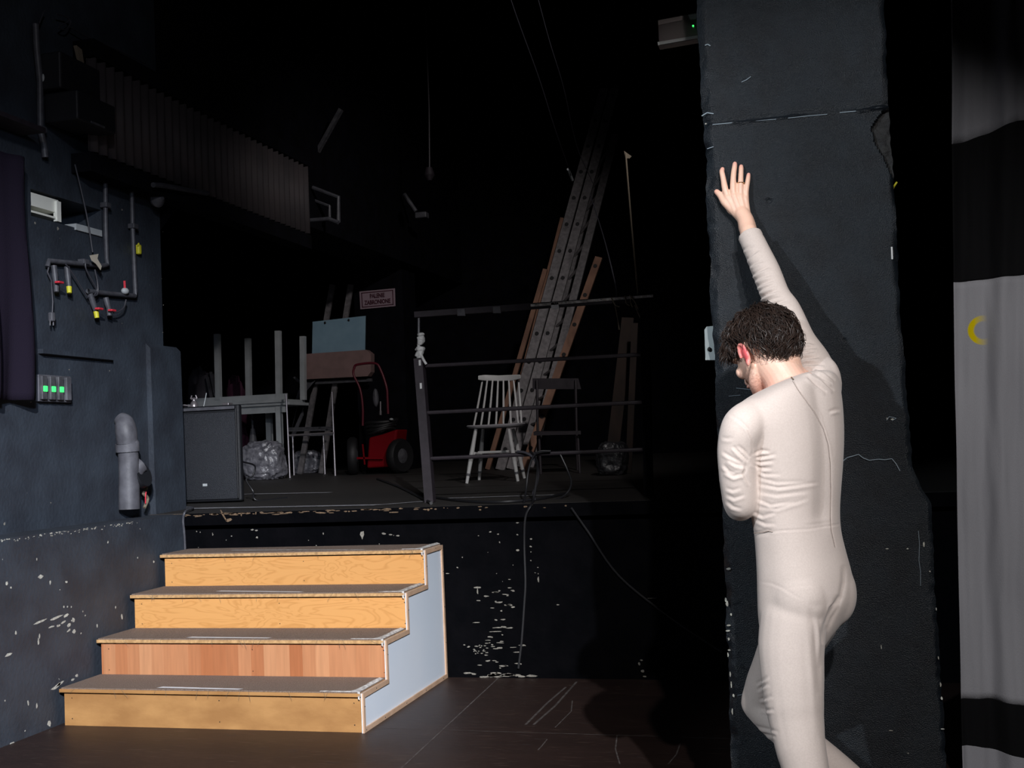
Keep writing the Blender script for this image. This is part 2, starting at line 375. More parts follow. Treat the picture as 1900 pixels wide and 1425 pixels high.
uw.prism([(XU, a, b) for a, b in pts], (-T, 0, 0))
uw.mi = 1
def uchip(x, y, s, a=0.0): uw.chip(P(x, y, X=XU), U, V, N, s * .0035, s * .003, a)
for a in [(224,337,5),(218,341,3),(226,389,5),(302,430,2),(300,517,2),(303,566,3),(128,686,3),(203,688,3),(57,746,4),(94,933,3),(65,414,5),(107,424,7),(226,600,2),(330,657,3),(8,972,6),(302,617,3)]: uchip(*a)
for k in range(40): uw.chip((XU, random.uniform(3.5, 6.4), random.uniform(1.0, 3.8)), U, V, N, random.uniform(.002, .006), random.uniform(.002, .006))
o = uw.build('wall_left', [M['wall'], M['plaster_dim'], M['deep']]); tag(o, kind='structure')
# recess strip above the switches
ls = MB(); a, b = P(70, 652, X=XU), P(200, 665, X=XU); ls.box2((XU, a[1], a[2] - .012), (XU + .035, b[1], a[2] + .012))
tag(ls.build('trim_1', M['wall']), kind='structure')

# ---- pier stub at the corner
ps = MB(); a, b = P(240, 640, Y=6.3), P(291, 940, Y=6.3); a2 = P(275, 640, Y=6.3)
ps.prism([(-4.0, 6.29, LZ), (b[0], 6.29, LZ), (a2[0] + .02, 6.29, a[2] - .03), (a2[0] - .01, 6.29, a[2]), (a[0] + .02, 6.29, a[2] + .005), (a[0], 6.29, a[2] - .02)], (0, .35, 0))
tag(ps.build('wall_pier', M['wall']), kind='structure')

# ---- stage block: its front face, lip and raked boards
sf = MB()
yb = 13.0
sf.add([(-12, STY, 0), (4.5, STY, 0), (4.5, STY, STZ - .05), (-12, STY, STZ - .05)], [(0, 1, 2, 3)])
sf.box2((XL, STY - .012, STZ - .075), (4.5, STY + .05, STZ - .002))
sf.mi = 1
U2, V2, N2 = (1, 0, 0), (0, 0, 1), (0, -1, 0)
def schip(x, y, w_, h_, a=0.0): sf.chip(P(x, y, Y=STY), U2, V2, N2, w_ * .0033, h_ * .0033, a, .0012)
for a in [(672,992,9,17),(712,990,10,4),(725,992,8,3),(738,994,7,3),(885,1090,18,3),(886,1097,3,12),(960,970,6,3),(960,992,5,3),(960,1021,7,4),(985,1000,5,3),(985,1014,5,3),(985,1024,3,3),(985,1040,3,3),
          (998,1053,3,2),(999,1075,4,14),(910,987,6,3),(924,991,4,3),(927,1006,3,4),(888,994,3,2),(849,1053,4,3),(830,1064,9,2),(1035,1122,7,2),(945,1075,6,2),(395,992,3,4),(365,986,3,3),(430,995,4,3),(477,997,6,5),(468,983,7,4),(476,984,6,3),(600,990,3,4),
          (1210,1110,20,1),(1190,1225,5,3),(1186,1232,4,6),(1192,1245,7,5),(1196,1255,8,3),(1330,1203,5,2)]: schip(*a)
random.seed(11)
for k in range(48):                                # worn horizontal dashes beside the steps
    y = 1085 + 155 * random.random(); x = random.gauss(930 - (y - 1085) * .04, 14 if y < 1150 else 20)
    schip(x, y, random.choice((5, 8, 12, 16, 26 if 1150 < y < 1200 else 10)), random.uniform(1.5, 3.4), random.uniform(-.06, .06))
for k in range(26): schip(random.gauss(890, 12), random.gauss(1205, 8), random.uniform(2, 8), 2)
for k in range(22): schip(random.gauss(925, 22), 1251 + random.uniform(-3, 5), random.uniform(6, 24), 4)
for k in range(30): schip(random.uniform(345, 1000), random.uniform(985, 1080), random.uniform(1, 3), random.uniform(1, 3))
sf.mi = 2
for k in range(70):                                # bare wood showing along the lip
    x = random.uniform(295, 780) if k < 58 else random.uniform(780, 1100)
    sf.chip((P(x, 950, Y=STY)[0], STY - .013, STZ - .006 - abs(random.gauss(0, .008))), U2, V2, N2, random.uniform(.01, .09) * (1 if k < 58 else .3), random.uniform(.004, .012), random.uniform(-.05, .05))
for x, y, w_, h_, a in ((415,957,4,26,.5),(424,965,16,7,.1),(475,952,3,6,0),(448,955,3,8,0),(795,946,6,5,0),(975,940,9,3,0)): sf.chip(P(x, y, Y=STY - .013), U2, V2, N2, w_ * .0033, h_ * .0033, a)
o = sf.build('wall_stage_front', [M['black'], M['plaster_dim'], M['lip_wood']]); tag(o, kind='structure')
st = MB()
st.prism([(-12, STY, STZ - .1), (-12, STY, STZ - .001), (-12, yb, stz(yb)), (-12, yb, STZ - .1)], (16.5, 0, 0))
st.mi = 1
def sst(a, b, wd, lift=.0012):
    a = np.array(a); b = np.array(b); d = (b - a) / np.linalg.norm(b - a); n = np.array([-d[1], d[0], 0]) * wd / 2; up = np.array([0, 0, lift])
    st.add([a - n + up, b - n + up, b + n + up, a + n + up], [(0, 1, 2, 3)])
sst(PS(452, 917), PS(612, 914), .09); sst(PS(330, 944), PS(700, 937), .10); sst(PS(815, 925), PS(1040, 918), .07); sst(PS(700, 937), PS(790, 930), .05)
tag(st.build('floor_stage', [M['stagefloor'], M['edge_strip']]), kind='structure')

# ---- dark shell round the back of the stage
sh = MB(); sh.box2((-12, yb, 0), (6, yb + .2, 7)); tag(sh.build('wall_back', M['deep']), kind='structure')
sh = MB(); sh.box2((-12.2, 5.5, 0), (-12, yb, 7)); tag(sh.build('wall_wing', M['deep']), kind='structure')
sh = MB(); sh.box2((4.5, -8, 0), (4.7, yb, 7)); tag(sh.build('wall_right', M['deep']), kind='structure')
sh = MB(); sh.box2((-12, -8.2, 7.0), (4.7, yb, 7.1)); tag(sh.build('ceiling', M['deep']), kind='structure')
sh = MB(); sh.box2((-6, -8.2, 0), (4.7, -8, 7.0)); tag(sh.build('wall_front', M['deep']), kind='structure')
sh = MB(); a, b = P(655, 500, Y=11.2), P(745, 500, Y=11.2)
sh.box2((a[0], 11.2, 1.0), (b[0], 11.6, 7.0)); tag(sh.build('wall_pier_far', M['deep']), kind='structure')

# ---- the concrete pillar with its battered edges
PY = 3.6
Lp = [(1289, -60), (1291, 0), (1297, 110), (1302, 215), (1309, 330), (1313, 430), (1318, 560), (1326, 700), (1331, 800), (1338, 900), (1343, 1060), (1350, 1200), (1356, 1400), (1360, 1500)]
Rp = [(1639, -60), (1641, 0), (1646, 130), (1652, 230), (1658, 320), (1664, 430), (1667, 500), (1674, 620), (1682, 720), (1690, 800), (1693, 866), (1711, 905), (1727, 935), (1731, 1000), (1740, 1150), (1749, 1290), (1756, 1420), (1760, 1500)]
def edge(tbl):
    q = [P(x, y, Y=PY) for x, y in tbl]; zs = np.array([p[2] for p in q])[::-1]; xs = np.array([p[0] for p in q])[::-1]
    return lambda z: float(np.interp(z, zs, xs))
eL, eR = edge(Lp), edge(Rp)
def nz(x, y, z): return mnoise.noise(Vector((x, y, z)))
pb = MB(); NZ_, NU_ = 620, 120
crk0, crk1 = P(1322, 232, Y=PY), P(1645, 200, Y=PY)
nt = [P(x, y, Y=PY) for x, y in ((1658, 196), (1637, 208), (1617, 236), (1622, 262), (1640, 292), (1659, 335))]
craters = [(P(1427, 373, Y=PY), .009, .006), (P(1416, 371, Y=PY), .006, .004), (P(1567, 632, Y=PY), .007, .005), (P(1467, 125, Y=PY), .008, .003), (P(1383, 138, Y=PY), .012, .003),
           (P(1475, 167, Y=PY), .005, .004), (P(1498, 165, Y=PY), .004, .004), (P(1518, 167, Y=PY), .005, .004), (P(1380, 150, Y=PY), .008, -.003)]
def tri_in(x, z):
    # inside the broken corner outline (polygon in x,z)
    n = len(nt); c = False
    poly = [(p[0], p[2]) for p in nt] + [(nt[-1][0] + .1, nt[-1][2]), (nt[0][0] + .1, nt[0][2])]
    j = len(poly) - 1
    for i in range(len(poly)):
        if (poly[i][1] > z) != (poly[j][1] > z) and x < (poly[j][0] - poly[i][0]) * (z - poly[i][1]) / (poly[j][1] - poly[i][1]) + poly[i][0]: c = not c
        j = i
    return c
zt, zb = 7.0, 0.0
zlv = np.concatenate([np.linspace(zb, .35, 20, endpoint=False), np.linspace(.35, 2.75, NZ_, endpoint=False), np.linspace(2.75, zt, 20)])
vs = []
for z in zlv:
    zc = min(max(z, .28), 2.72); xl, xr = eL(zc), eR(zc)
    jl = .006 * nz(1.3, z * 9, 0) + .004 * nz(5.3, z * 37, 0); jr = .005 * nz(7.7, z * 9, 0) + .004 * nz(9.7, z * 37, 0)
    xl += jl; xr += jr
    for i in range(NU_ + 1):
        u = i / NU_; x = xl + (xr - xl) * u; d = 0.0           # d > 0: into the pillar
        dl, dr = x - xl, xr - x
        chl = .030 + .012 * nz(2.2, z * 5, 3)
        if dl < chl: d += (1 - dl / chl) ** 1.3 * (.016 + .012 * nz(3.1, z * 8, 1))
        chr_ = .016 + .012 * nz(4.2, z * 4, 3)
        if dr < chr_: d += (1 - dr / chr_) ** 1.3 * (.012 + .010 * nz(6.1, z * 8, 1))
        rough = .0012 * nz(x * 16, 3, z * 16) + .0004 * nz(x * 75, 5, z * 75)
        if dl < .07 and z < 2.5: rough += .006 * max(0, nz(x * 34, 9, z * 26)) * (1 - dl / .07) * 2
        if z > 2.25: rough += .0022 * nz(x * 14, 1, z * 60)
        d += rough
        t = (x - crk0[0]) / (crk1[0] - crk0[0]); zc2 = crk0[2] + t * (crk1[2] - crk0[2]) + .004 * nz(x * 20, 8, 0)
        if -.03 < t < 1.05:
            q = z - zc2; d += (-.009 * math.exp(-(q / .005) ** 2) + .006 * math.exp(-((q - .011) / .007) ** 2)) * (.6 + .5 * nz(x * 6, 4, 1))
        for c, rr, dp in craters:
            q = ((x - c[0]) ** 2 + (z - c[2]) ** 2) ** .5
            if q < rr * 3: d += dp * math.exp(-(q / rr) ** 2) - .4 * dp * math.exp(-((q - rr * 1.5) / (rr * .5)) ** 2)
        if tri_in(x, z): d = max(d, .014 + .010 * nz(x * 40, 2, z * 30) + .12 * max(0, x - nt[2][0]))
        if z < .35 or z > 2.75: d *= .6
        vs.append((x, PY + d, z))
n1 = NU_ + 1; fs = [(r * n1 + i, r * n1 + i + 1, (r + 1) * n1 + i + 1, (r + 1) * n1 + i) for r in range(len(zlv) - 1) for i in range(NU_)]
base = len(vs); PD = .5
for z in zlv:
    zc = min(max(z, .28), 2.72); vs.append((eL(zc) + .004, PY + PD, z)); vs.append((eR(zc) - .004, PY + PD, z))
for r in range(len(zlv) - 1):
    fs.append((r * n1, (r + 1) * n1, base + 2 * (r + 1), base + 2 * r)); fs.append((r * n1 + NU_, base + 2 * r + 1, base + 2 * (r + 1) + 1, (r + 1) * n1 + NU_))
    fs.append((base + 2 * r, base + 2 * (r + 1), base + 2 * (r + 1) + 1, base + 2 * r + 1))
pb.add(vs, fs)
pm = [0] * len(fs)
for k in range(len(zlv) - 1):
    for i in range(NU_):
        v = vs[k * n1 + i]
        if tri_in(v[0], v[2]): pm[k * NU_ + i] = 1
pb.m = pm
pb.mi = 2
def pchip(x, y, w_, h_, a=0.0, lift=.0035): pb.chip(P(x, y, Y=PY), U2, V2, N2, w_ * .00172, h_ * .00172, a, lift)
for a in [(1352,1055,10,6,.3),(1347,1112,4,9),(1349,1120,5,12),(1352,1160,8,4),(1350,1170,9,4),(1352,1185,4,6),(1353,1206,6,3),(1351,1215,3,10),(1355,1250,3,12),(1357,1270,3,12),(1361,1290,4,8),(1359,1320,3,14),(1357,1140,4,6),
          (1655,778,6,3),(1646,777,3,4),(1714,1010,4,9),(1646,1018,6,2),(1635,1200,2,9),(1745,1270,3,9),(1747,1295,4,7),(1653,1355,8,2),(1685,1397,3,2),(1737,1130,2,6),(1741,1220,2,8),(1749,1352,6,2),(1684,1018,4,3),(1725,1060,3,3),(1310,230,4,3),(1653,480,0,0)]:
    if a[2]: pchip(*a)
pb.mi = 3                                            # thin pale scratches, the hairline crack and painted glints
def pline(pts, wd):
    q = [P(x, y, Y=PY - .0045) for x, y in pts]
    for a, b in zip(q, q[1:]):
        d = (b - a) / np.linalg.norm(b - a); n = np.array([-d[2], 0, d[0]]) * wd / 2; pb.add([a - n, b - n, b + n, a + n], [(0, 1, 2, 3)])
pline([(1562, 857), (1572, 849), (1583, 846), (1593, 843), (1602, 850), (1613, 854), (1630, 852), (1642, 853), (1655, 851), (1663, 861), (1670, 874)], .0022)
pline([(1322, 231), (1345, 229), (1375, 226)], .0020); pline([(1398, 224), (1440, 221)], .0022); pline([(1462, 219), (1500, 215), (1535, 212)], .0016); pline([(1558, 209), (1588, 206)], .0020); pline([(1302, 215), (1312, 209), (1324, 211)], .003); pline([(1308, 84), (1313, 82), (1318, 85)], .003); pline([(1312, 276), (1324, 272)], .002); pline([(1376, 152), (1385, 148), (1393, 142)], .002)  # pale strips painted on as glints along the raised crack edge
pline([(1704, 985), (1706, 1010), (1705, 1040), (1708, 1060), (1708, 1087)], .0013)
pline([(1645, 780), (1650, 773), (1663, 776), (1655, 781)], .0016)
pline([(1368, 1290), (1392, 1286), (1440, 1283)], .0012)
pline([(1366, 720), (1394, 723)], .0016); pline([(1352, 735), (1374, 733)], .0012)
o = pb.build('wall_pillar', [M['pillar'], M['pillar_raw'], M['plaster'], mat('pale_hairline_and_glint', (.22, .27, .31), .7)], smooth=True, fixn=False)
tag(o, kind='structure')

# ================================================================== OBJECTS
# ---- wooden steps
SX0, SX1 = -3.735, -2.115
fy = [5.03, 5.345, 5.66, 5.975]; tz = [.188, .377, .566, .755]
steps = thing('wooden_steps', 'orange-brown wooden flight of four carpeted steps set against the stage front', 'steps', ((SX0 + SX1) / 2, 5.65, 0))
riser_m = [M['ply_old'], M['parquet'], M['ply'], M['ply']]
for i in range(4):
    r = MB(); z0 = 0 if i == 0 else tz[i - 1] - .012
    r.box2((SX0 + .012, fy[i] + .016, z0), (SX1 - .008, fy[i] + .034, tz[i] - .03)); r.mi = 1
    for sx in (.035, .55, .99):
        for zz in (.18, .72):
            c = np.array([SX0 + (SX1 - SX0) * (sx if i else sx * .98), fy[i] + .016, z0 + (tz[i] - z0) * zz]); r.chip(c, U2, V2, N2, .007, .007, 0, .0008)
    r.build('riser', [riser_m[i], M['rubber']], steps)
    t = MB(); yb_ = fy[i + 1] + .016 if i < 3 else STY - .004
    t.box2((SX0 - .004 if i < 3 else SX0 - .008, fy[i] - .004, tz[i] - .022), (SX1 - .010, yb_, tz[i] - .005), .002)
    tb = t.build('tread', M['ply_edge'] if i else M['ply_old'], steps)
    c = MB(); n = 90; x0, x1 = SX0 + .004, SX1 - .012
    ys = [fy[i] + .002 + .004 * mnoise.noise(Vector((k * .7, i * 9, 0))) + .002 * mnoise.noise(Vector((k * 3.1, i * 5, 1))) for k in range(n + 1)]
    vs = []
    for k in range(n + 1):
        x = x0 + (x1 - x0) * k / n
        vs += [(x, ys[k], tz[i] - .005), (x, ys[k], tz[i] + .001), (x, yb_ - .001, tz[i] + .001), (x, yb_ - .001, tz[i] - .005)]
    fs = [(4 * k + a, 4 * k + (a + 1) % 4, 4 * k + 4 + (a + 1) % 4, 4 * k + 4 + a) for k in range(n) for a in range(4)] + [(0, 1, 2, 3), (4 * n + 3, 4 * n + 2, 4 * n + 1, 4 * n)]
    c.add(vs, fs); cp = c.build('carpet', M['carpet'], tb)
    fr = MB()
    for k in range(13):                              # loose threads over the nosing
        x = random.uniform(SX0 + .05, SX1 - .05); y = fy[i] - .004
        fr.tube([(x, y + .01, tz[i] + .002), (x + random.uniform(-.01, .01), y - .003, tz[i] - .004), (x + random.uniform(-.03, .03), y - .004, tz[i] - random.uniform(.02, .05))], .0006, 4, 3)
    f_ = fr.build('frayed_threads', M['rope'], cp); f_['kind'] = 'stuff'
    tp = [((288, 1277), (440, 1281)), ((343, 1184), (490, 1187)), ((398, 1098), (553, 1100)), ((425, 1022), (655, 1025))][i]
    a = P(*tp[0], Z=tz[i]); b = P(*tp[1], Z=tz[i]); k = MB(); mm = M['tape'] if i < 3 else M['tape_old']
    fyy = fy[i] + .012; a[1] = max(a[1], fyy); b[1] = max(b[1] - .01, fyy)
    k.add([(a[0] + .006, a[1], tz[i] + .0022), (b[0], b[1], tz[i] + .0022), (b[0] + .02, b[1] + .022, tz[i] + .0022), (a[0] + .025, a[1] + .030, tz[i] + .0022)], [(0, 1, 2, 3)])
    k.build('tape_strip', mm, cp)
    k = MB(); y0 = fy[i] + .004; ex = SX1 - .014                    # frayed white tape round the right end
    pts = []; L_ = [.20, .17, .14, .12][i]
    pts = [(ex - L_, y0), (ex - L_ * .5, y0 - .003), (ex, y0 - .002), (ex + .004, y0 + .29), (ex - .014, y0 + .29), (ex - .022, y0 + .18), (ex - .018, y0 + .12), (ex - .036, y0 + .05), (ex - .05, y0 + .013), (ex - L_, y0 + .011)]
    k.prism([(x, y, tz[i] + .0018 + (.006 if 4 <= j <= 6 else 0)) for j, (x, y) in enumerate(pts)], (0, 0, .0016))
    k.prism([(ex - .004, y0 - .009, tz[i] - .03), (ex + .003, y0 - .009, tz[i] - .034), (ex + .005, y0 - .007, tz[i] + .003), (ex - .008, y0 - .007, tz[i] + .003)], (0, .0015, 0))
    k.build('corner_tape', M['tape_old'], cp)
sp = MB()
out = []
for i in range(4): out += [(fy[i] + .004, (0 if i == 0 else tz[i - 1] - .008)), (fy[i] + .004, tz[i] - .006)]
out += [(STY - .004, tz[3] - .006), (STY - .004, 0)]
sp.prism([(SX1 - .008, y, z) for y, z in out], (.004, 0, 0)); pn = sp.build('side_panel', M['panel'], steps)
fm = MB(); x = SX1 - .004; wd = .022
def batten(y0, z0, y1, z1, nrm):
    fm.prism([(x, y0, z0), (x, y1, z1), (x, y1 + nrm[0][0] * wd, z1 + nrm[0][1] * wd), (x, y0 + nrm[1][0] * wd, z0 + nrm[1][1] * wd)], (.008, 0, 0))
for i in range(4):
    z0 = 0 if i == 0 else tz[i - 1] - .008; z1 = tz[i] - .006; y = fy[i] + .004; yn = (fy[i + 1] + .004) if i < 3 else STY - .004
    batten(y, z0 - (0 if i == 0 else wd * 0), y, z1, ((1, -1), (1, 1 if i == 0 else -1)))
    batten(y, z1, yn, z1, ((1 if i < 3 else -1, -1), (1, -1)))
batten(STY - .004, tz[3] - .006, STY - .004, 0, ((-1, 1), (-1, -1)))
batten(STY - .004, 0, fy[0] + .004, 0, ((1, 1), (-1, 1)))
fb = fm.build('edge_batten', M['pale_wood'], pn)
nl = MB()
for y, z in [(5.06, .01), (5.3, .01), (5.6, .01), (5.9, .01), (6.2, .01), (6.265, .2), (6.265, .4), (6.265, .6), (5.05, .12), (5.2, .172), (5.365, .3), (5.68, .47), (5.99, .66), (6.15, .742)]:
    nl.ell((SX1 + .0045, y, z), (.002, .003, .003), None, 8, 6)
nl.build('nail_heads', M['rubber'], fb)['kind'] = 'stuff'

# ---- loudspeaker cabinet on the stage corner
a, b = PS(318, 936), PS(447, 934); zs = stz(7.15)
spk = thing('loudspeaker', 'black portable loudspeaker cabinet standing on the left corner of the stage', 'loudspeaker', (-4.07, 7.25, zs))
def spx(x, y, Y=7.1): return P(x, y, Y=Y)
tl, tr = spx(314, 757), spx(441, 750); bl, br = spx(319, 936), spx(447, 934)
H = (tl[2] + tr[2]) / 2 - zs; W_ = br[0] - bl[0]
zc = zs + H / 2; cx = (bl[0] + br[0] + tl[0] + tr[0]) / 4
k = MB(); hw = W_ / 2; z0_, z1_ = zs + .008, zs + H
k.prism([(cx - hw, 7.11, z0_), (cx + hw, 7.11, z0_), (cx + hw, 7.15, z0_), (cx + hw - .19, 7.47, z0_), (cx - hw + .19, 7.47, z0_), (cx - hw, 7.15, z0_)], (0, 0, z1_ - z0_)); cab = k.build('cabinet', M['black_plastic'], spk)
bv = cab.modifiers.new('b', 'BEVEL'); bv.width = .014; bv.segments = 3; bv.limit_method = 'ANGLE'
k = MB(); k.box((cx, 7.105, zc - .012), (W_ - .035, .02, H - .07), None, .009)
gm = mat('perforated_steel_grille', (.030, .034, .042), .55, .2, col2=(.018, .020, .026), nscale=240, detail=1, bump=.6, bscale=240)
k.build('grille', gm, spk, smooth=True)
k = MB(); k.box((cx, 7.095, zc + H / 2 - .02), (W_ - .05, .012, .022), None, .004); k.build('top_trim', M['pvc'], spk)
k = MB(); k.box((cx - .0, 7.093, zs + .125), (.034, .006, .018), None, .002); k.build('badge', M['white_dim'], spk)
for sx in (-1, 1):
    k = MB(); k.box((cx + sx * (W_ / 2 - .018), 7.1, zc), (.012, .014, H - .05), None, .004); k.build('side_rib', M['black_plastic'], spk)
for sx in (-.09, .09):
    for yy in (7.18, 7.40):
        k = MB(); k.cyl((cx + sx, yy, stz(yy)), (cx + sx, yy, zs + .012), .015); k.build('foot', M['rubber'], spk)
# things on top of it
tz_ = zs + H
j = thing('lamp_clamp', 'small shiny metal clamp with a wing screw lying on the loudspeaker', 'clamp', (cx - .14, 7.22, tz_))
k = MB(); k.lathe([(.028, 0), (.03, .01), (.026, .02), (.022, .035), (.012, .045), (.012, .055)], (cx - .14, 7.22, tz_)); k.build('body', M['chrome'], j, smooth=True)
k = MB(); k.box((cx - .14, 7.22, tz_ + .062), (.05, .008, .014), None, .003); k.tube([(cx - .165, 7.22, tz_ + .062), (cx - .155, 7.22, tz_ + .085)], .005); k.tube([(cx - .115, 7.22, tz_ + .062), (cx - .125, 7.22, tz_ + .085)], .005); k.build('wing_screw', M['chrome'], j)
k = MB(); k.tube([(cx - .16, 7.2, tz_ + .012), (cx - .20, 7.17, tz_ + .018), (cx - .225, 7.16, tz_ + .006)], .005); k.build('handle', M['chrome'], j)
k = MB(); k.tube([(cx - .095, 7.27, tz_ + .003), (cx - .085, 7.28, tz_ + .06), (cx - .078, 7.285, tz_ + .10)], .003)
tag(k.build('thin_rod', M['white_dim']), 'thin pale stick standing up behind the clamp on the loudspeaker', 'stick')
k = MB(); zz = tz_; k.box((cx + .13, 7.2, tz_ + .009), (.05, .06, .018), None, .004)
tag(k.build('small_tin', M['chrome']), 'small flat silver tin on the right corner of the loudspeaker top', 'tin')
# cables of the speaker
def cable(name, pts, r, m, label, cat='cable', group=None, n=8):
    k = MB(); k.tube(pts, r, n, 6); return tag(k.build(name, m, smooth=True), label, cat, group)
xr = cx + W_ / 2
cable('speaker_cable', [(xr - .10, 7.34, zs + .27), (xr + .04, 7.24, zs + .24), (xr + .04, 7.20, zs + .17), (xr + .008, 7.17, zs + .15), (xr + .04, 7.2, zs + .07), (xr + .08, 7.18, zs + .006), (xr + .2, 7.4, zs + .008)], .006, M['cable'], 'black cable looping out of the right side of the loudspeaker')
p0 = PS(450, 925)
cable('signal_lead', [(-4.46, 7.35, zs + .09), (-4.47, 7.0, zs + .04), (-4.35, 6.85, .99), (-3.9, 6.6, .988), (-3.75, 6.28, .984), (-3.751, 6.25, .93), (-3.751, 6.262, .8), (-3.751, 6.262, .4), (-3.751, 6.262, .02)],
      .007, M['pipe'], 'grey lead running from behind the loudspeaker down the corner of the stage front')

# ---- exhaust duct in the hole of the left wall
def Q(x, y): return P(x, y, X=XU)
d = thing('ventilation_duct', 'short pale cream air duct end sticking out of the dark slot in the left wall', 'air duct', (XU - .2, hy0 + .2, 2.6))
k = MB(); e1 = Q(111, 380)[1]; zt0, zb0 = Q(60, 352)[2] - .012, Q(60, 384)[2]
k.box2((XU - .30, hy0 + .008, zb0 + .01), (XU - .01, e1, zt0)); k.build('duct_body', M['duct'], d)
k = MB(); k.box2((XU - .02, e1 - .03, Q(60, 398)[2]), (XU + .004, e1 + .005, zt0 - .01)); k.build('end_flange', M['duct'], d)
k = MB(); k.box2((XU - .28, hy0 + .008, Q(60, 397)[2] + .01), (XU - .004, e1, Q(60, 394)[2] + .012)); k.build('lower_lip', M['duct'], d)
k = MB(); a_, b_ = Q(138, 420), Q(187, 430); k.box2((XU - .1, a_[1], a_[2] - .02), (XU + .012, b_[1] - .005, a_[2] + .016)); tag(k.build('sill_board', M['white_dim']), 'grey strip of board along the bottom edge of the wall slot', 'board')

# ---- drape at the far left
k = MB(); ny, nz_ = 80, 30; vs = []
yr, y0 = Q(57, 500)[1] - .11, 3.6
for j in range(nz_ + 1):
    for i in range(ny + 1):
        t = i / ny; y = y0 + (yr - y0) * t; zb_ = Q(0, 750)[2] + .02; ztp = 3.05 - .16 * t
        z = zb_ + (ztp - zb_) * j / nz_
        vs.append((XU + .07 + .035 * math.sin(t * 34 + .6 * math.sin(z * 3)) + .01 * math.sin(t * 80), y + .02 * math.sin(z * 4), z))
fs = [(j * (ny + 1) + i, j * (ny + 1) + i + 1, (j + 1) * (ny + 1) + i + 1, (j + 1) * (ny + 1) + i) for j in range(nz_) for i in range(ny)]
k.add(vs, fs); o = k.build('stage_drape', M['drape'], smooth=True); so = o.modifiers.new('t', 'SOLIDIFY'); so.thickness = .006
tag(o, 'black cloth drape hanging on the left wall beside the green-lit switches', 'drape')

# ---- left wall installations (all sit on the wall face)
def WQ(x, y, off=.03): return P(x, y, X=XU + off)
def pipe(name, pts, r, label, m='pipe', off=.03, coll=(), cat='pipe'):
    k = MB(); k.tube([WQ(x, y, off) for x, y in pts], r, 10, 1)
    o = k.build(name, M[m], smooth=True)
    for i, (x, y) in enumerate(coll):
        c = WQ(x, y, off); q = MB(); q.box((c[0], c[1], c[2]), (off + .015, .05, .03), None, .004); b_ = q.build('pipe_clip', M[m], o)
    return tag(o, label, cat)
v = pipe('water_pipe', [(195, 278), (196, 420), (198, 480), (199, 491), (190, 493), (90, 484), (88, 495)], .014, 'grey water pipe coming down the wall and bending left over the upper pair of taps', coll=[(196, 381), (155, 486)])
v = pipe('water_pipe', [(243, 290), (246, 420), (251, 540), (250, 549), (205, 545), (163, 540), (165, 550)], .014, 'grey water pipe ending in a bend under the red-levered tap', coll=[(247, 420)])
def tap(x, y, x2, y2, label, yellow, redat=None, pale=False):
    b = WQ(x2, y2, .045); t = thing('wall_tap', label, 'tap', b)
    k = MB(); k.tube([WQ(x, y, .035), WQ((x + x2) / 2, (y + y2) / 2, .04), b], [.016, .017, .014], 10, 2); k.build('tap_body', M['pipe'], t, smooth=True)
    k = MB(); e = WQ(x2 + (x2 - x) * .18, y2 + 12, .05); k.cyl(b, e, .015, .013); k.build('spout', M['yellow'] if yellow else M['pvc'], t, smooth=True)
    if redat:
        c = WQ(*redat, .075); k = MB(); k.box(c, (.03, .045, .012), None, .004); h = k.build('lever', M['red_plastic'], t)
        k = MB(); k.cyl(WQ(redat[0] - 4, redat[1] + 3, .045), c, .006); k.build('lever_stem', M['pipe'], h)
    return t
tap(100, 493, 104, 530, 'wall tap with a small pink-red lever and plain grey outlet, leftmost of the taps', False, (110, 524))
tap(124, 495, 128, 532, 'wall tap with yellow outlet hanging from the upper pipe', True)
tap(167, 545, 178, 578, 'wall tap with yellow outlet and thin red lever on the lower pipe', True, (184, 573))
tap(196, 552, 202, 574, 'wall tap with a round pale outlet and red lever, lowest on the right', False, (208, 576))
c = WQ(232, 540, .05); t = thing('stop_valve', 'stop valve with an upright bright red lever on the right water pipe', 'valve', c)
k = MB(); k.ell(c, (.02, .028, .02)); k.build('valve_body', M['white_dim'], t, smooth=True)
k = MB(); k.bar(c, WQ(231, 521, .06), .012, .016); k.build('lever', M['red_plastic'], t)
pipe('plug_lead', [(92, 490), (88, 505), (95, 520), (98, 560), (97, 582)], .005, 'thin grey lead with a plug hanging below the left end of the upper pipe', 'cable_grey')
pr = bpy.data.objects['plug_lead']
k = MB(); c = WQ(96, 588, .04); k.box(c, (.03, .03, .05), None, .008)
for s in (-1, 1): k.cyl(WQ(96 + s * 3, 593, .04), WQ(96 + s * 3, 604, .04), .004)
k.build('plug', M['pvc'], pr)
for nm, pts, lb in (('hanging_wire', [(139, 305), (150, 350), (163, 410), (172, 468)], 'thin wire hanging down across the wall slot to the paper scrap'),
                    ('slack_cable', [(158, 483), (160, 500), (172, 522), (180, 538), (175, 548)], 'slack grey cable draped between the upper and lower pipes'),
                    ('slack_cable', [(122, 490), (135, 508), (152, 535), (163, 552)], 'thin diagonal cable crossing from the yellow tap to the lower pipe'),
                    ('slack_cable', [(176, 500), (181, 525), (181, 545), (172, 550)], 'short cable dropping from the paper scrap to the lower pipe'),
                    ('slack_cable', [(234, 556), (230, 570), (220, 578), (210, 580)], 'curved thin cable under the right end of the lower pipe')):
    k = MB(); k.tube([WQ(x, y, .05) for x, y in pts], .0045, 6, 5); tag(k.build(nm, M['cable_grey'], smooth=True), lb, 'cable')
k = MB(); k.prism([WQ(x, y, .075) for x, y in ((166, 474), (182, 471), (180, 480), (188, 494), (186, 501), (178, 490), (170, 484))], (.003, 0, 0))
tag(k.build('paper_scrap', M['paper']), 'crumpled cream paper scrap stuck on the upper water pipe', 'paper')
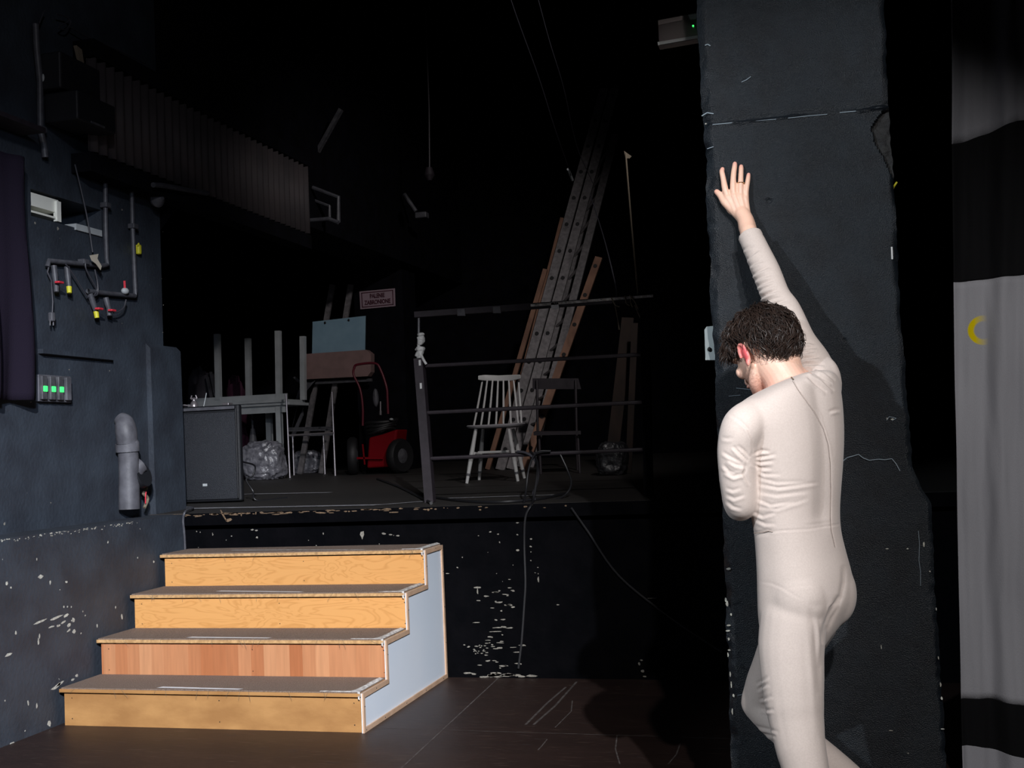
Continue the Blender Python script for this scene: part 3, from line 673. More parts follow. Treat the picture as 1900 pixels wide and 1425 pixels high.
k = MB(); c = WQ(257, 463, .02); k.box(c, (.03, .03, .06), None, .008); k.tube([WQ(256, 456, .03), WQ(257, 452, .035), WQ(259, 458, .03)], .005)
tag(k.build('wall_hook', M['yellow']), 'dull yellow plastic hook beside the right water pipe', 'hook')
# switch box
c = WQ(97, 720, .03); sb = thing('switch_panel', 'row of wall switches with green indicator lights at the edge of the drape', 'switches', c)
y0_, y1_ = WQ(72, 720)[1], WQ(132, 720)[1]; zt_, zb_ = WQ(80, 695)[2], WQ(80, 745)[2]
k = MB(); k.box2((XU, y0_, zb_), (XU + .03, y1_, zt_), .004); k.build('back_box', M['pvc'], sb)
for i in range(4):
    yy = y0_ + (y1_ - y0_) * (i + .5) / 4
    k = MB(); k.box2((XU + .03, yy - .030, zb_ + .01), (XU + .05, yy + .012, zt_ - .008), .004); q = k.build('switch', M['metal_grey'] if i < 3 else M['pvc'], sb)
    if i < 3: k = MB(); k.box((XU + .052, yy - .008, (zt_ + zb_) / 2 - .005), (.006, .032, .030), None, .003); k.build('green_light', M['led'], q)
k = MB(); a_, b_ = WQ(0, 260), WQ(62, 262)
k.box2((XU + .002, 3.6, 3.05), (XU + .15, yr + .06, 3.075)); tag(k.build('drape_rail', M['metal_dark']), 'dark rail carrying the black drape on the left wall', 'rail')

# soil pipe at the pier
t = thing('drain_pipe', 'thick grey drain pipe with a side branch rising from the ledge by the pier', 'pipe', P(238, 945, X=-3.93))
Yp = 6.15
def DP(x, y, Y=Yp): return P(x, y, X=-3.925 - (Y - Yp) * .6)
k = MB(); k.tube([DP(240, 945), DP(239, 860), DP(237, 835)], [.060, .058, .058], 20, 2); k.build('riser_pipe', M['pvc'], t, smooth=True)
k = MB(); k.tube([DP(237, 838), DP(236, 822), DP(235, 820)], [.068, .068, .060], 20, 1); k.build('collar', M['pvc'], t, smooth=True)
k = MB(); k.tube([DP(236, 822), DP(234, 800), DP(230, 784, Yp + .03), DP(222, 776, Yp + .08)], [.060, .062, .056, .04], 20, 3); k.build('elbow', M['pvc'], t, smooth=True)
k = MB(); k.tube([DP(240, 905), DP(252, 872, Yp - .03), DP(262, 862, Yp - .06)], [.045, .048, .048], 18, 2); k.build('branch', M['pvc'], t, smooth=True)
k = MB(); k.cyl(DP(258, 884, Yp - .04), DP(268, 880, Yp - .10), .074, .074, 22); k.build('end_cap', M['black_plastic'], t, smooth=True)
cable('torn_cable', [DP(272, 905), DP(266, 915), DP(274, 925), DP(268, 942)], .010, M['rope'], 'frayed brown end of cable hanging under the drain pipe cap')
k = MB(); k.tube([DP(271, 912, Yp - .03), DP(270, 922, Yp - .03), DP(270, 934, Yp - .02)], .004); tag(k.build('red_wire', M['red_plastic']), 'short bright red wire at the foot of the drain pipe', 'wire')

# floodlight box by the corrugated duct, high left
t = thing('flood_lamp', 'black lamp housing on the left wall in front of the corrugated duct', 'lamp', WQ(118, 170, .15))
a_, b_ = WQ(82, 112, .06), WQ(160, 235, .06)
k = MB(); k.box2((XU + .02, a_[1], WQ(100, 178)[2]), (XU + .16, b_[1], WQ(100, 112)[2]), .01); k.build('housing', M['black_plastic'], t)
k = MB(); k.box2((XU + .03, a_[1] + .03, WQ(100, 235)[2]), (XU + .24, b_[1] + .02, WQ(100, 182)[2]), .01); k.build('gear_box', M['black_plastic'], t)
k = MB(); k.box((XU + .245, (a_[1] + b_[1]) / 2 + .02, WQ(100, 232)[2]), (.006, .12, .012)); k.build('label_strip', M['metal_grey'], t)
for q in ((82, 145), (91, 147)): 
    k = MB(); k.ell(WQ(q[0], q[1], .05), (.012, .014, .03)); k.build('bolt', M['white_dim'], t)
pipe('cable_conduit', [(66, 45), (68, 90), (74, 150), (75, 240), (82, 272), (84, 292)], .018, 'grey conduit climbing the left wall beside the lamp housing', coll=[(76, 240)])
for pts, lb in (([(73, 43), (80, 25), (83, 20)], 'short wire stub at the top of the conduit'),
                ([(105, 26), (125, 32), (131, 42), (122, 55), (110, 52), (112, 48), (128, 38), (118, 28)], 'looped tangle of pale wire above the lamp housing'),
                ([(130, 50), (165, 70), (225, 96), (270, 118)], 'long thin wire running right above the corrugated duct')):
    k = MB(); k.tube([WQ(x, y, .05) for x, y in pts], .004, 6, 5); tag(k.build('loose_wire', M['cable_grey'], smooth=True), lb, 'wire')

# corrugated duct
t = thing('corrugated_duct', 'long corrugated sheet-metal duct along the top of the left wall', 'duct', (XU + .1, 6.5, 3.3))
ys0, ys1 = P(166, 170, X=XU + .12)[1], 8.5
zb0, zt0 = 3.06, 3.58; k = MB(); n = 900; vs = []
for i in range(n + 1):
    y = ys0 + (ys1 - ys0) * i / n; xx = XU + .12 + .014 * math.sin(y * 2 * PI / .088)
    zt1 = zt0 + .02 + .006 * math.sin(y * 2 * PI / .088); vs += [(xx, y, zb0), (xx, y, zt1)]
fs = [(2 * i, 2 * i + 2, 2 * i + 3, 2 * i + 1) for i in range(n)]; k.add(vs, fs); o = k.build('corrugated_sheet', M['corr'], t, smooth=True)
so = o.modifiers.new('t', 'SOLIDIFY'); so.thickness = .004
k = MB(); k.box2((XU + .004, ys0 + .02, zt0 + .03), (XU + .14, ys1, zt0 + .13)); k.build('top_beam', M['deep'], t)
k = MB(); k.box2((XU + .004, ys0 - .02, zb0 - .12), (XU + .13, ys1, zb0 - .01)); k.build('bottom_beam', M['deep'], t)
k = MB(); k.prism([P(142, 84, X=XU + .14), P(152, 92, X=XU + .14), P(158, 128, X=XU + .14), P(150, 118, X=XU + .14)], (-.02, 0, 0)); k.build('end_flange', M['rope'], t)
# bar with a hook below it
k = MB(); k.tube([WQ(284, 343, .16), WQ(300, 344, .16), WQ(340, 351, .16), WQ(385, 359, .16)], .016, 10, 1); k.tube([WQ(286, 343, 0), WQ(286, 343, .16)], .012, 8, 1)
tag(k.build('wall_bar', M['pipe'], smooth=True), 'short grey bar projecting from the left wall above the wing opening', 'bar')
k = MB(); c = WQ(289, 371, .06); k.lathe([(.045, 0), (.05, .02), (.03, .05), (.012, .07)], c, (1, -.4, 0)); tag(k.build('wall_bell', M['pvc'], smooth=True), 'small round grey fitting on the left wall under the bar', 'fitting')

# ---- hanging rig in the dark over the stage
RY = 9.0
def RP(x, y, Y=RY): return P(x, y, Y=Y)
t = thing('lift_column', 'dark suspended lifting column with a tubular cage at its foot', 'rig', RP(560, 420))
k = MB(); k.bar(RP(557, -120), RP(568, 160), .07, .05); k.bar(RP(566, 160), RP(573, 340), .085, .06); k.build('mast', M['metal_dark'], t)
for dx in (-11, 9):
    k = MB(); k.tube([RP(564 + dx, 150, RY - .05), RP(572 + dx, 345, RY - .05)], .010, 8, 1); k.build('guide_rod', M['metal_grey'], t)
k = MB(); k.bar(RP(578, 302), RP(633, 203), .045, .03); k.build('diagonal_arm', M['metal_grey'], t)
for pts in ([(520, 335), (531, 310), (536, 332)], [(545, 310), (548, 368)], [(575, 335), (568, 362), (560, 368)], [(530, 365), (532, 376)]):
    k = MB(); k.tube([RP(x, y, RY - .1) for x, y in pts], .018, 8, 1); k.build('bracket', M['pvc'], t)
k = MB()
for pts, dy in (([(440, 378), (520, 374)], -.3), ([(455, 418), (610, 406), (628, 413)], -.4), ([(580, 348), (628, 366), (628, 413)], -.2), ([(570, 366), (612, 382), (612, 404)], -.1), ([(460, 384), (470, 418)], -.3), ([(440, 378), (455, 418)], -.35)):
    k.tube([RP(x, y, RY + dy) for x, y in pts], .017, 8, 1)
k.build('cage_frame', M['pipe'], t)
k = MB(); k.tube([RP(512, -80), RP(516, 90), RP(524, 240), RP(530, 352)], .012, 8, 1)
for x, y in ((515, 64), (518, 136), (524, 264)): k.box(RP(x, y), (.06, .03, .012))
tag(k.build('hanging_rod', M['pvc'], smooth=True), 'thin pale rod hanging beside the lifting column', 'rod')
for pts, lb in (([(792, 90), (796, 200), (797, 320)], 'faint chain hanging right of the lifting column'),):
    k = MB(); k.tube([P(780, -260, Y=10)] + [RP(x, y, 10) for x, y in pts], .008, 6, 1); k.lathe([(.02, 0), (.05, .05), (.03, .12)], RP(797, 335, 10)); tag(k.build('hanging_chain', M['metal_dark']), lb, 'chain')
k = MB(); k.box(RP(783, 400, 10.9), (.12, .1, .06), None, .01); k.tube([RP(750, 360, 10.9), RP(772, 392, 10.9)], .02); tag(k.build('ceiling_fitting', M['pvc']), 'small pale fitting hanging in the dark above the smoking sign', 'fitting')

# ---- far pier: emergency light and sign
FY = 11.18
def FP(x, y, Y=FY): return P(x, y, Y=Y)
def boxq(k, x0, y0, x1, y1, Y, dep):
    a_ = P(x0, y0, Y=Y); b_ = P(x1, y1, Y=Y); k.box2((a_[0], Y - dep, b_[2]), (b_[0], Y, a_[2]))
t = thing('exit_light', 'small dim grey emergency light with a green dot above the smoking sign', 'emergency light', FP(693, 462))
k = MB(); a_, b_ = FP(664, 451), FP(721, 473); k.box(((a_[0] + b_[0]) / 2, FY - .03, (a_[2] + b_[2]) / 2), (b_[0] - a_[0], .06, .125), Matrix.Rotation(-.05, 3, 'Y').to_quaternion(), .004)
k.build('housing', M['metal_grey'], t)
k = MB(); k.ell(FP(705, 466, FY - .066), (.014, .008, .014)); k.build('indicator', M['led'], t)
t = thing('smoking_sign', 'pinkish warning sign with dark lettering PALENIE ZABRONIONE on the far pier', 'sign', FP(700, 555))
sa, sb_ = FP(667, 541), FP(733, 535); sc_, sd = FP(734, 568), FP(669, 574)
k = MB(); k.prism([sa + [0, -.004, 0], sb_ + [0, -.004, 0], sc_ + [0, -.004, 0], sd + [0, -.004, 0]], (0, .003, 0)); pl = k.build('plate', M['signpink'], t)
k = MB(); cen = (sa + sb_ + sc_ + sd) / 4
def lerp4(u, v): return (sa * (1 - u) + sb_ * u) * (1 - v) + (sd * (1 - u) + sc_ * u) * v + np.array([0, -.006, 0])
for (u0, v0, u1, v1) in ((.05, .08, .95, .13), (.05, .87, .95, .92), (.05, .08, .075, .92), (.925, .08, .95, .92)):
    k.add([lerp4(u0, v0), lerp4(u1, v0), lerp4(u1, v1), lerp4(u0, v1)], [(0, 1, 2, 3)])
k.build('border_line', M['signred'], pl)
org = origin(t)
for txt, v in (('PALENIE', .33), ('ZABRONIONE', .68)):
    cu = bpy.data.curves.new('lettering', 'FONT'); cu.body = txt; cu.size = .062; cu.align_x = 'CENTER'; cu.align_y = 'CENTER'; cu.extrude = .001; cu.offset = .0018
    tmp = bpy.data.objects.new('lettering_curve', cu); COL.objects.link(tmp); dg_ = bpy.context.evaluated_depsgraph_get(); dg_.update()
    lm = bpy.data.meshes.new_from_object(tmp.evaluated_get(dg_)); bpy.data.objects.remove(tmp); [setattr(v_, 'co', Vector((v_.co.x * .72, v_.co.y, v_.co.z))) for v_ in lm.vertices]; lm.materials.clear(); lm.materials.append(M['signred'])
    o = bpy.data.objects.new('lettering', lm); COL.objects.link(o); o.parent = pl
    o.location = lerp4(.5, v) - org + np.array([0, -.002, 0]); o.rotation_euler = (PI / 2, -math.atan2(sb_[2] - sa[2], sb_[0] - sa[0]), 0)

# ---- stacked tables
def leg(k, x0, y0, x1, y1, Y, wd=.055): k.bar(P(x0, y0, Y=Y), P(x1, y1, Y=Y), wd, wd, (0, 1, 0))
Yt = 10.5
t = thing('white_table', 'off-white table turned upside down with its four legs pointing up, on the lower table', 'table', P(460, 745, Y=Yt))
for x0, y0, x1, y1, Y in ((403, 620, 406, 742, Yt), (460, 628, 462, 742, Yt + .36), (516, 614, 518, 742, Yt), (562, 624, 563, 742, Yt + .36)):
    k = MB(); leg(k, x0, y0, x1, y1, Y, .052); k.build('leg', M['white_dim'], t)
k = MB(); a_, b_ = P(350, 745, Y=Yt - .03), P(540, 738, Y=Yt - .03); zt = (P(460, 734, Y=Yt)[2])
k.box2((a_[0] + .05, Yt - .02, zt - .055), (b_[0] - .05, Yt, zt)); k.build('apron', M['white_dim'], t)
k = MB(); k.box2((a_[0], Yt - .05, zt - .085), (b_[0] - .06, Yt + .42, zt - .057)); k.build('tabletop', M['white_dim'], t)
t = thing('white_table', 'off-white table standing upright under the overturned one, behind the plastic bag', 'table', P(440, 760, Y=Yt))
k = MB(); zq = zt - .086; k.box2((a_[0] - .02, Yt - .03, zq - .028), (b_[0] - .02, Yt + .42, zq)); k.build('tabletop', M['white_dim'], t)
k = MB(); k.box2((a_[0] + .04, Yt + .0, zq - .10), (b_[0] - .08, Yt + .02, zq - .028)); k.build('apron', M['white_dim'], t)
for xp, Y in ((500, Yt + .37), (519, Yt + .02), (392, Yt + .02), (398, Yt + .37)):
    c = P(xp, 800, Y=Y); k = MB(); k.box2((c[0] - .027, Y - .027, stz(Y)), (c[0] + .027, Y + .027, zq - .02)); k.build('leg', M['white_dim'], t)
k = MB(); c = P(469, 803, Y=10.9); k.lathe([(.022, 0), (.022, .05), (.012, .07), (.012, .26)], (c[0], 10.9, c[2] - .05)); k.lathe([(.06, 0), (.05, .3), (.03, .45), (.02, .5)], (c[0], 10.9, stz(10.9)))
tag(k.build('plastic_bottle', M['pvc'], smooth=True), 'small pale bottle neck showing under the tables above the plastic bag', 'bottle')

# ---- crumpled plastic bags
def bag(cx_, cy_, rx, ry, rz, label, seed, m_='plastic_film'):
    k = MB(); c = np.array([cx_, cy_, stz(cy_) + rz * .86]); k.ell(c, (rx, ry, rz), None, 90, 60)
    for i, v in enumerate(k.v):
        v = np.array(v); q = (v - c) / np.array([rx, ry, rz]); q = np.sign(q) * np.abs(q) ** .66 
        nn = mnoise.noise(Vector(v * 7) + Vector((seed, 0, 0))) * .12 - abs(mnoise.noise(Vector(v * 13) + Vector((0, seed, 0)))) * .20 - abs(mnoise.noise(Vector(v * 34))) * .09
        p = c + q * np.array([rx, ry, rz]) * (1 + nn + .06); p[2] = max(p[2], stz(p[1]) + .002); k.v[i] = tuple(p)
    return tag(k.build('plastic_bag', M[m_], smooth=True), label, 'plastic bag')
ba, bb = PS(452, 886), PS(528, 884)
c0, c1 = P(450, 850, Y=10.25), P(530, 850, Y=10.25)
bag((c0[0] + c1[0]) / 2, 10.24, (c1[0] - c0[0]) / 2 * .92, .15, .20, 'large crumpled clear plastic bag slumped between the loudspeaker and the metal frame', 3)
c2, c3 = P(542, 850, Y=11.3), P(592, 850, Y=11.3)
bag((c2[0] + c3[0]) / 2, 11.32, (c3[0] - c2[0]) / 2, .1, .13, 'smaller dark crumpled plastic bag behind the thin metal frame', 8)

# ---- chrome frame (chair without its back)
def SP(x, y, Y): return P(x, y, Y=Y)
t = thing('metal_frame_chair', 'thin chrome-legged chair frame with a dark slatted seat beside the red machine', 'chair', (SP(580, 880, 10.5)[0], 10.5, stz(10.5)))
for a_, b_, Y in (((531, 731), (538, 886), 10.35), ((616, 727), (622, 878), 10.45), ((600, 808), (603, 876), 10.9), ((543, 808), (545, 860), 10.9)):
    k = MB(); e = SP(*b_, Y); q = SP(*a_, Y); e = np.array([e[0], Y, stz(Y)]); k.tube([q, e], .0095, 8, 1); k.build('leg', M['chrome'], t, smooth=True)
k = MB()
for yy, Y in ((793, 10.85), (797, 10.65), (806, 10.40)):
    k.bar(SP(536, yy + 2, Y), SP(618, yy, Y), .016, .02)
k.build('seat', M['metal_grey'], t)
k = MB(); k.tube([SP(535, 808, 10.36), SP(619, 803, 10.44)], .01); k.build('seat_rail', M['chrome'], t)
k = MB(); k.tube([SP(570, 806, 10.4), SP(573, 812, 10.6)], .01); k.build('cross_rail', M['chrome'], t)

# ---- easel with boards
t = thing('wooden_easel', 'pale two-post easel standing behind the boards', 'easel', (SP(615, 700, 11.12)[0], 11.12, stz(11.12)))
for a_, b_ in (((617, 528), (606, 592)), ((651, 528), (641, 592))):
    k = MB(); q = SP(*a_, 11.12); e = SP(*b_, 11.12); d_ = (e - q) * 1; dn = e + (e - q) * ((e[2] - stz(11.12)) / (q[2] - e[2])); k.bar(q, dn, .055, .03, (0, 1, 0)); k.build('post', M['alu'], t)
k = MB(); k.bar(SP(558, 712, 11.06), SP(690, 705, 11.06), .04, .03); k.build('tray', M['metal_grey'], t)
k = MB(); k.bar(SP(560, 712, 11.06), SP(545, 700, 11.0), .04, .02); k.bar(SP(560, 720, 11.06), SP(552, 745, 11.06), .06, .03); k.build('tray_arm', M['pvc'], t)
k = MB(); k.prism([SP(580, 597, 11.08), SP(678, 586, 11.08), SP(677, 650, 11.08), SP(579, 656, 11.08)], (0, .012, 0)); o = k.build('display_board', M['blue_board']); tag(o, 'pale blue blank board clipped on top of the easel', 'board')
for x, y in ((603, 597), (647, 592)):
    k = MB(); k.ell(SP(x, y + 2, 11.075), (.012, .006, .014)); k.build('clip', M['rubber'], o)
k = MB(); k.prism([SP(563, 657, 10.97), SP(679, 649, 10.97), SP(688, 656, 10.97), SP(688, 690, 10.97), SP(682, 698, 10.97), SP(560, 704, 10.97)], (0, .10, 0)); o = k.build('cardboard_box', M['cardboard']); tag(o, 'flat pink-brown box resting on the easel tray under the blue board', 'box')
k = MB(); k.prism([SP(585, 706, 11.01), SP(560, 720, 11.01), SP(562, 770, 11.01), SP(545, 812, 11.01), SP(538, 812, 11.01), SP(553, 745, 11.01)], (0, .02, 0))
tag(k.build('hanging_cloth', M['pvc']), 'grey folded cloth hanging from the left end of the easel tray', 'cloth')
# rubbish bags at the far left of the pile
for pts, lb, m_ in (([(345, 745), (360, 705), (385, 688), (402, 740)], 'dark heap of crumpled cloth behind the loudspeaker', 'pvc'), ([(412, 740), (418, 690), (440, 655), (450, 700), (452, 742)], 'dark crimson cloth bundle between the raised table legs', 'red_dark')):
    k = MB(); c = SP(sum(p[0] for p in pts) / len(pts), sum(p[1] for p in pts) / len(pts), 11.3); ww = abs(SP(pts[-1][0], 700, 11.3)[0] - SP(pts[0][0], 700, 11.3)[0]) / 2
    c[2] = (stz(11.3) + P(400, 672, Y=11.3)[2]) / 2; k.ell(c, (ww, .1, (P(400, 672, Y=11.3)[2] - stz(11.3)) / 2), None, 40, 30)
    for i, v in enumerate(k.v):
        v = np.array(v); n_ = mnoise.noise(Vector(v * 6)) * .5 + mnoise.noise(Vector(v * 15)) * .25; q_ = c + (v - c) * (1 + n_) * np.array([1, 1, 1 - .2 * (v[2] > c[2])]); q_[2] = max(q_[2], stz(q_[1]) + .002); k.v[i] = tuple(q_)
    o = k.build('cloth_bundle', mat('bundle_' + m_, (.06, .012, .035) if m_ == 'red_dark' else (.05, .045, .055), .8), smooth=True); tag(o, lb, 'cloth')
k = MB(); k.bar(SP(385, 700, 11.2), SP(393, 738, 11.2), .05, .02); k.bar(SP(391, 690, 11.2), SP(400, 735, 11.2), .03, .02); tag(k.build('loose_planks', M['pvc']), 'two short grey slats leaning in the heap behind the loudspeaker', 'slats')

# ---- red wheeled machine
MY = 10.4
c = PS(700, 872); t = thing('red_trolley_machine', 'red wheeled vacuum-like machine with a tall tubular handle and coiled hose', 'machine', (SP(700, 870, MY)[0], MY, stz(MY)))
def MP(x, y, Y=MY): return P(x, y, Y=Y)
zb_ = stz(MY) + .03
k = MB(); k.prism([MP(684, 812), MP(708, 806), MP(737, 796), MP(734, 820), MP(727, 866), MP(680, 869)], (0, .30, 0)); o = k.build('body', M['red'], t)
bv = o.modifiers.new('b', 'BEVEL'); bv.width = .02; bv.segments = 3
for s, x, Y in ((0, 655, MY + .10), (1, 742, MY + .05)):
    c = P(x, 846, Y=Y); rr = c[2] - stz(Y)
    k = MB(); ax = (1, -.35, 0) if s else (1, .35, 0); k.lathe([(rr * .55, -.035), (rr * .9, -.045), (rr, -.02), (rr, .02), (rr * .9, .045), (rr * .55, .035)], c, ax, 40); wl = k.build('wheel', M['rubber'], t, smooth=True)
    k = MB(); k.lathe([(.03, -.05), (rr * .5, -.03), (rr * .5, .03), (.03, .05)], c, ax, 24); k.build('hub', M['metal_grey'], wl, smooth=True)
k = MB(); k.tube([MP(657, 682), MP(656, 695), MP(668, 722), MP(673, 755), MP(673, 790)], .011, 10, 5); k.build('handle_tube', M['red_dark'], t, smooth=True)
k = MB(); k.tube([MP(657, 684), MP(662, 677), MP(695, 674), MP(706, 686), MP(717, 718), MP(719, 742), MP(720, 768)], .012, 10, 5); k.build('handle_tube', M['red_dark'], t, smooth=True)
k = MB(); cc = MP(700, 792)
for q in range(4):
    pts = []
    for i in range(25):
        a = 2 * PI * i / 24; pts.append(cc + np.array([math.cos(a) * (.155 - .01 * q), .13 + math.sin(a) * .13 - .02, math.cos(a) * .02 + math.sin(a) * .0 + (1.5 - q) * .028 + .01 * math.sin(a * 2 + q)]))
    k.tube(pts, .017, 8, 1)
k.build('coiled_hose', M['rubber'], t, smooth=True)
k = MB(); k.tube([MP(706, 745), MP(706, 768)], .008); k.cyl(MP(706, 762), MP(706, 770), .012); k.build('lance', M['chrome'], t)
k = MB(); k.ell(MP(697, 738, MY + .1), (.03, .03, .09)); k.build('gauge', M['pvc'], t, smooth=True)
k = MB(); k.bar(MP(662, 850, MY - .03), MP(711, 850, MY - .03), .012, .02); k.bar(MP(673, 824, MY - .03), MP(677, 862, MY - .03), .012, .012); k.build('axle_bar', M['red'], t)
k = MB(); k.ell(MP(726, 778, MY), (.02, .02, .012)); k.build('knob', M['white_dim'], t)

# ---- railing at the stage edge
rb = PS(797, 932); RYp = 6.60
t = thing('stage_railing', 'dark steel guard rail with four bars along the stage edge', 'railing', (rb[0], RYp, stz(RYp)))
def GP(x, y, Y=RYp): return P(x, y, Y=Y)
rb = GP(797, 932)
k = MB(); k.bar(np.array([rb[0] + .005, RYp, stz(RYp)]), GP(778, 665), .055, .055, (0, 1, 0)); k.build('post', M['metal_dark'], t)
k = MB(); k.tube([GP(778, 665), GP(777, 625), GP(777, 590)], .008); k.build('post_pin', M['metal_grey'], t)
k = MB(); e = GP(1204, 925); k.bar(np.array([e[0], RYp, stz(RYp)]), GP(1196, 560), .05, .05, (0, 1, 0)); k.build('post', M['deep'], t)
k = MB(); k.bar(GP(770, 584), GP(1172, 555), .035, .030, (0, 1, 0)); tr_ = k.build('top_rail', M['metal_dark'], t)
k = MB(); k.bar(GP(985, 567, RYp - .02), GP(1212, 549, RYp - .02), .014, .012, (0, 1, 0))
for i in range(26):
    x = random.uniform(990, 1120); y = 566 - (x - 990) * .08; k.ell(GP(x, y, RYp - .02), (.014, .008, .006), None, 6, 5)
k.build('taped_edge', M['tape_old'], tr_)
for x, m_, w_ in ((1030, 'tape', 15), (922, 'metal_grey', 15), (856, 'metal_grey', 15)):
    k = MB(); y = 584 - (x - 770) * .0721 + 2; k.prism([GP(x - w_ / 2, y - 6, RYp - .026), GP(x + w_ / 2 - 2, y - 7, RYp - .026), GP(x + w_ / 2, y + 6, RYp - .026), GP(x - w_ / 2, y + 6, RYp - .026)], (0, .004, 0)); k.build('tape_patch', M[m_], tr_)
for (x0, y0, x1, y1) in ((790, 679, 1190, 658), (792, 766, 1195, 746), (796, 851, 1195, 834)):
    k = MB(); k.tube([GP(x0, y0), GP(x1, y1)], .012, 8, 1); k.build('rail', M['metal_dark'], t, smooth=True)
for x, y in ((778, 673), (780, 716)):
    k = MB(); k.box(GP(x + 1, y, RYp - .031), (.013, .004, .034)); k.build('tape_mark', M['white'], t)
k = MB()
for y, rx, rz in ((621, .020, .014), (629, .026, .020), (634, .021, .018), (648, .027, .022), (656, .026, .020), (663, .020, .014)):
    k.ell(GP(780 + random.uniform(-2, 2), y, RYp), (rx, .024, rz), None, 20, 14)
for i, v in enumerate(k.v): v = np.array(v); k.v[i] = tuple(v + .010 * mnoise.noise(Vector(v * 38)) * np.array([1, 1, .7]))
k.tube([GP(777, 634), GP(777, 650)], .010)
k.tube([GP(780, 655), GP(786, 668, RYp - .03), GP(791, 676, RYp - .03)], .008)
tag(k.build('rag_knot', M['white'], smooth=True), 'white tape and rag wound round the top of the left railing post', 'rag')
for i, pts in enumerate(([(1134, 552), (1142, 566), (1150, 569)], [(1160, 549), (1162, 562), (1168, 567)], [(1168, 548), (1178, 560), (1184, 574)], [(1172, 549), (1170, 560), (1174, 570)])):
    k = MB(); k.tube([GP(x, y, RYp - .03) for x, y in pts], .004, 6, 4)
    tag(k.build('tied_string', M['rope']), ['loose string end over the top rail, left one', 'string knot on the top rail just left of the pole', 'string tail curling right of the pole on the top rail', 'short string loop beside the pole on the top rail'][i], 'string', 'strings tied to the top rail')
cable('rail_string', [GP(1141, 565), GP(1146, 590), GP(1149, 612)], .0035, M['rope'], 'straight string hanging below the top rail in front of the planks')
cable('rail_string', [GP(1178, 566), GP(1189, 592), GP(1196, 610)], .0035, M['rope'], 'string with a tassel hanging at the right end of the railing')
k = MB(); k.tube([GP(1161, 284), GP(1172, 420), GP(1184, 549)], .005, 6, 1); k.prism([GP(1158, 280), GP(1172, 290), GP(1168, 294), GP(1160, 293)], (0, .01, 0))
tag(k.build('thin_pole', M['rope']), 'thin upright pole with a small flag-like tip tied to the railing', 'pole')

# ---- pale spindle-back chair on the stage
def KP(x, y, Y): return P(x, y, Y=Y)
CYc = 8.65
t = thing('spindle_chair', 'pale grey wooden chair with a spindle back standing behind the railing', 'chair', (KP(915, 893, CYc)[0], CYc, stz(CYc)))
fz = lambda Y: stz(Y)
yf, ybk = 8.42, 8.85
for (x0, y0, x1, y1, Y0, Y1) in ((883, 796, 866, 896, 8.47, 8.42), (944, 796, 961, 893, 8.47, 8.46), (896, 796, 889, 889, 8.78, 8.84), (952, 796, 973, 887, 8.78, 8.86)):
    k = MB(); e = KP(x1, y1, Y1); e = np.array([e[0], Y1, stz(Y1)]); q = KP(x0, y0, Y0); k.tube([q, q * .5 + e * .5, e], [.013, .019, .012], 12, 3); lg = k.build('leg', M['white'], t, smooth=True)
    k = MB(); d_ = (e - q); k.cyl(q + d_ * .82, q + d_ * .86, .0185, .018); k.build('band', M['metal_grey'], lg)
k = MB(); k.tube([KP(880, 841, 8.45), KP(892, 843, 8.6), KP(893, 843, 8.8)], .011); k.tube([KP(887, 840, 8.62), KP(945, 838, 8.62)], .011); k.tube([KP(951, 838, 8.46), KP(960, 838, 8.82)], .011); k.build('stretcher', M['white'], t, smooth=True)
sc0 = (KP(870, 792, 8.6) + KP(972, 790, 8.6)) / 2; sw = (KP(972, 790, 8.6) - KP(870, 792, 8.6))[0] / 2
k = MB(); pr_ = []
n = 32
for zz, s_ in ((-.014, .86), (-.008, .97), (.004, 1.0), (.012, .97)):
    for i in range(n):
        a = 2 * PI * i / n; cxx = math.copysign(abs(math.cos(a)) ** .7, math.cos(a)); cyy = math.copysign(abs(math.sin(a)) ** .7, math.sin(a))
        pr_.append((sc0[0] + sw * s_ * cxx * (1 - .06 * cyy), 8.62 + .20 * s_ * cyy, sc0[2] + zz + .006 * abs(cxx) ** 3))
k.add(pr_, [(j * n + i, j * n + (i + 1) % n, (j + 1) * n + (i + 1) % n, (j + 1) * n + i) for j in range(3) for i in range(n)] + [tuple(range(n - 1, -1, -1)), tuple(range(3 * n, 4 * n))])
k.build('seat', mat('seat_grey_paint', (.30, .29, .31), .5), t, smooth=True)
tops = [895, 904, 914, 924, 934, 944, 953, 962]; bots = [880, 893, 907, 921, 935, 949, 963, 969]
for x0, x1 in zip(tops, bots):
    k = MB(); k.tube([KP(x0, 706, 8.86), KP((x0 + x1) / 2 - .3, 750, 8.83), KP(x1 - 1, 791, 8.80 if x1 < 965 else 8.76)], [.007, .009, .008], 8, 3); k.build('spindle', M['white'], t, smooth=True)
k = MB(); pts = [(887, 701, 8.80), (900, 701, 8.85), (925, 702, 8.88), (950, 701, 8.86), (966, 699, 8.81)]
for (xa, ya_, Ya), (xb, yb2, Yb) in zip(pts, pts[1:]): pass
vs = []
for x, y, Y in pts:
    hh = 5.5 if 890 < x < 960 else 4
    vs += [KP(x, y - hh, Y), KP(x, y + hh, Y), KP(x, y + hh, Y + .02), KP(x, y - hh, Y + .02)]
k.add(vs, [(4 * i + a, 4 * i + (a + 1) % 4, 4 * i + 4 + (a + 1) % 4, 4 * i + 4 + a) for i in range(4) for a in range(4)] + [(3, 2, 1, 0), (16, 17, 18, 19)])
o = k.build('crest_rail', M['white'], t, smooth=True); bv = o.modifiers.new('b', 'BEVEL'); bv.width = .006; bv.segments = 3

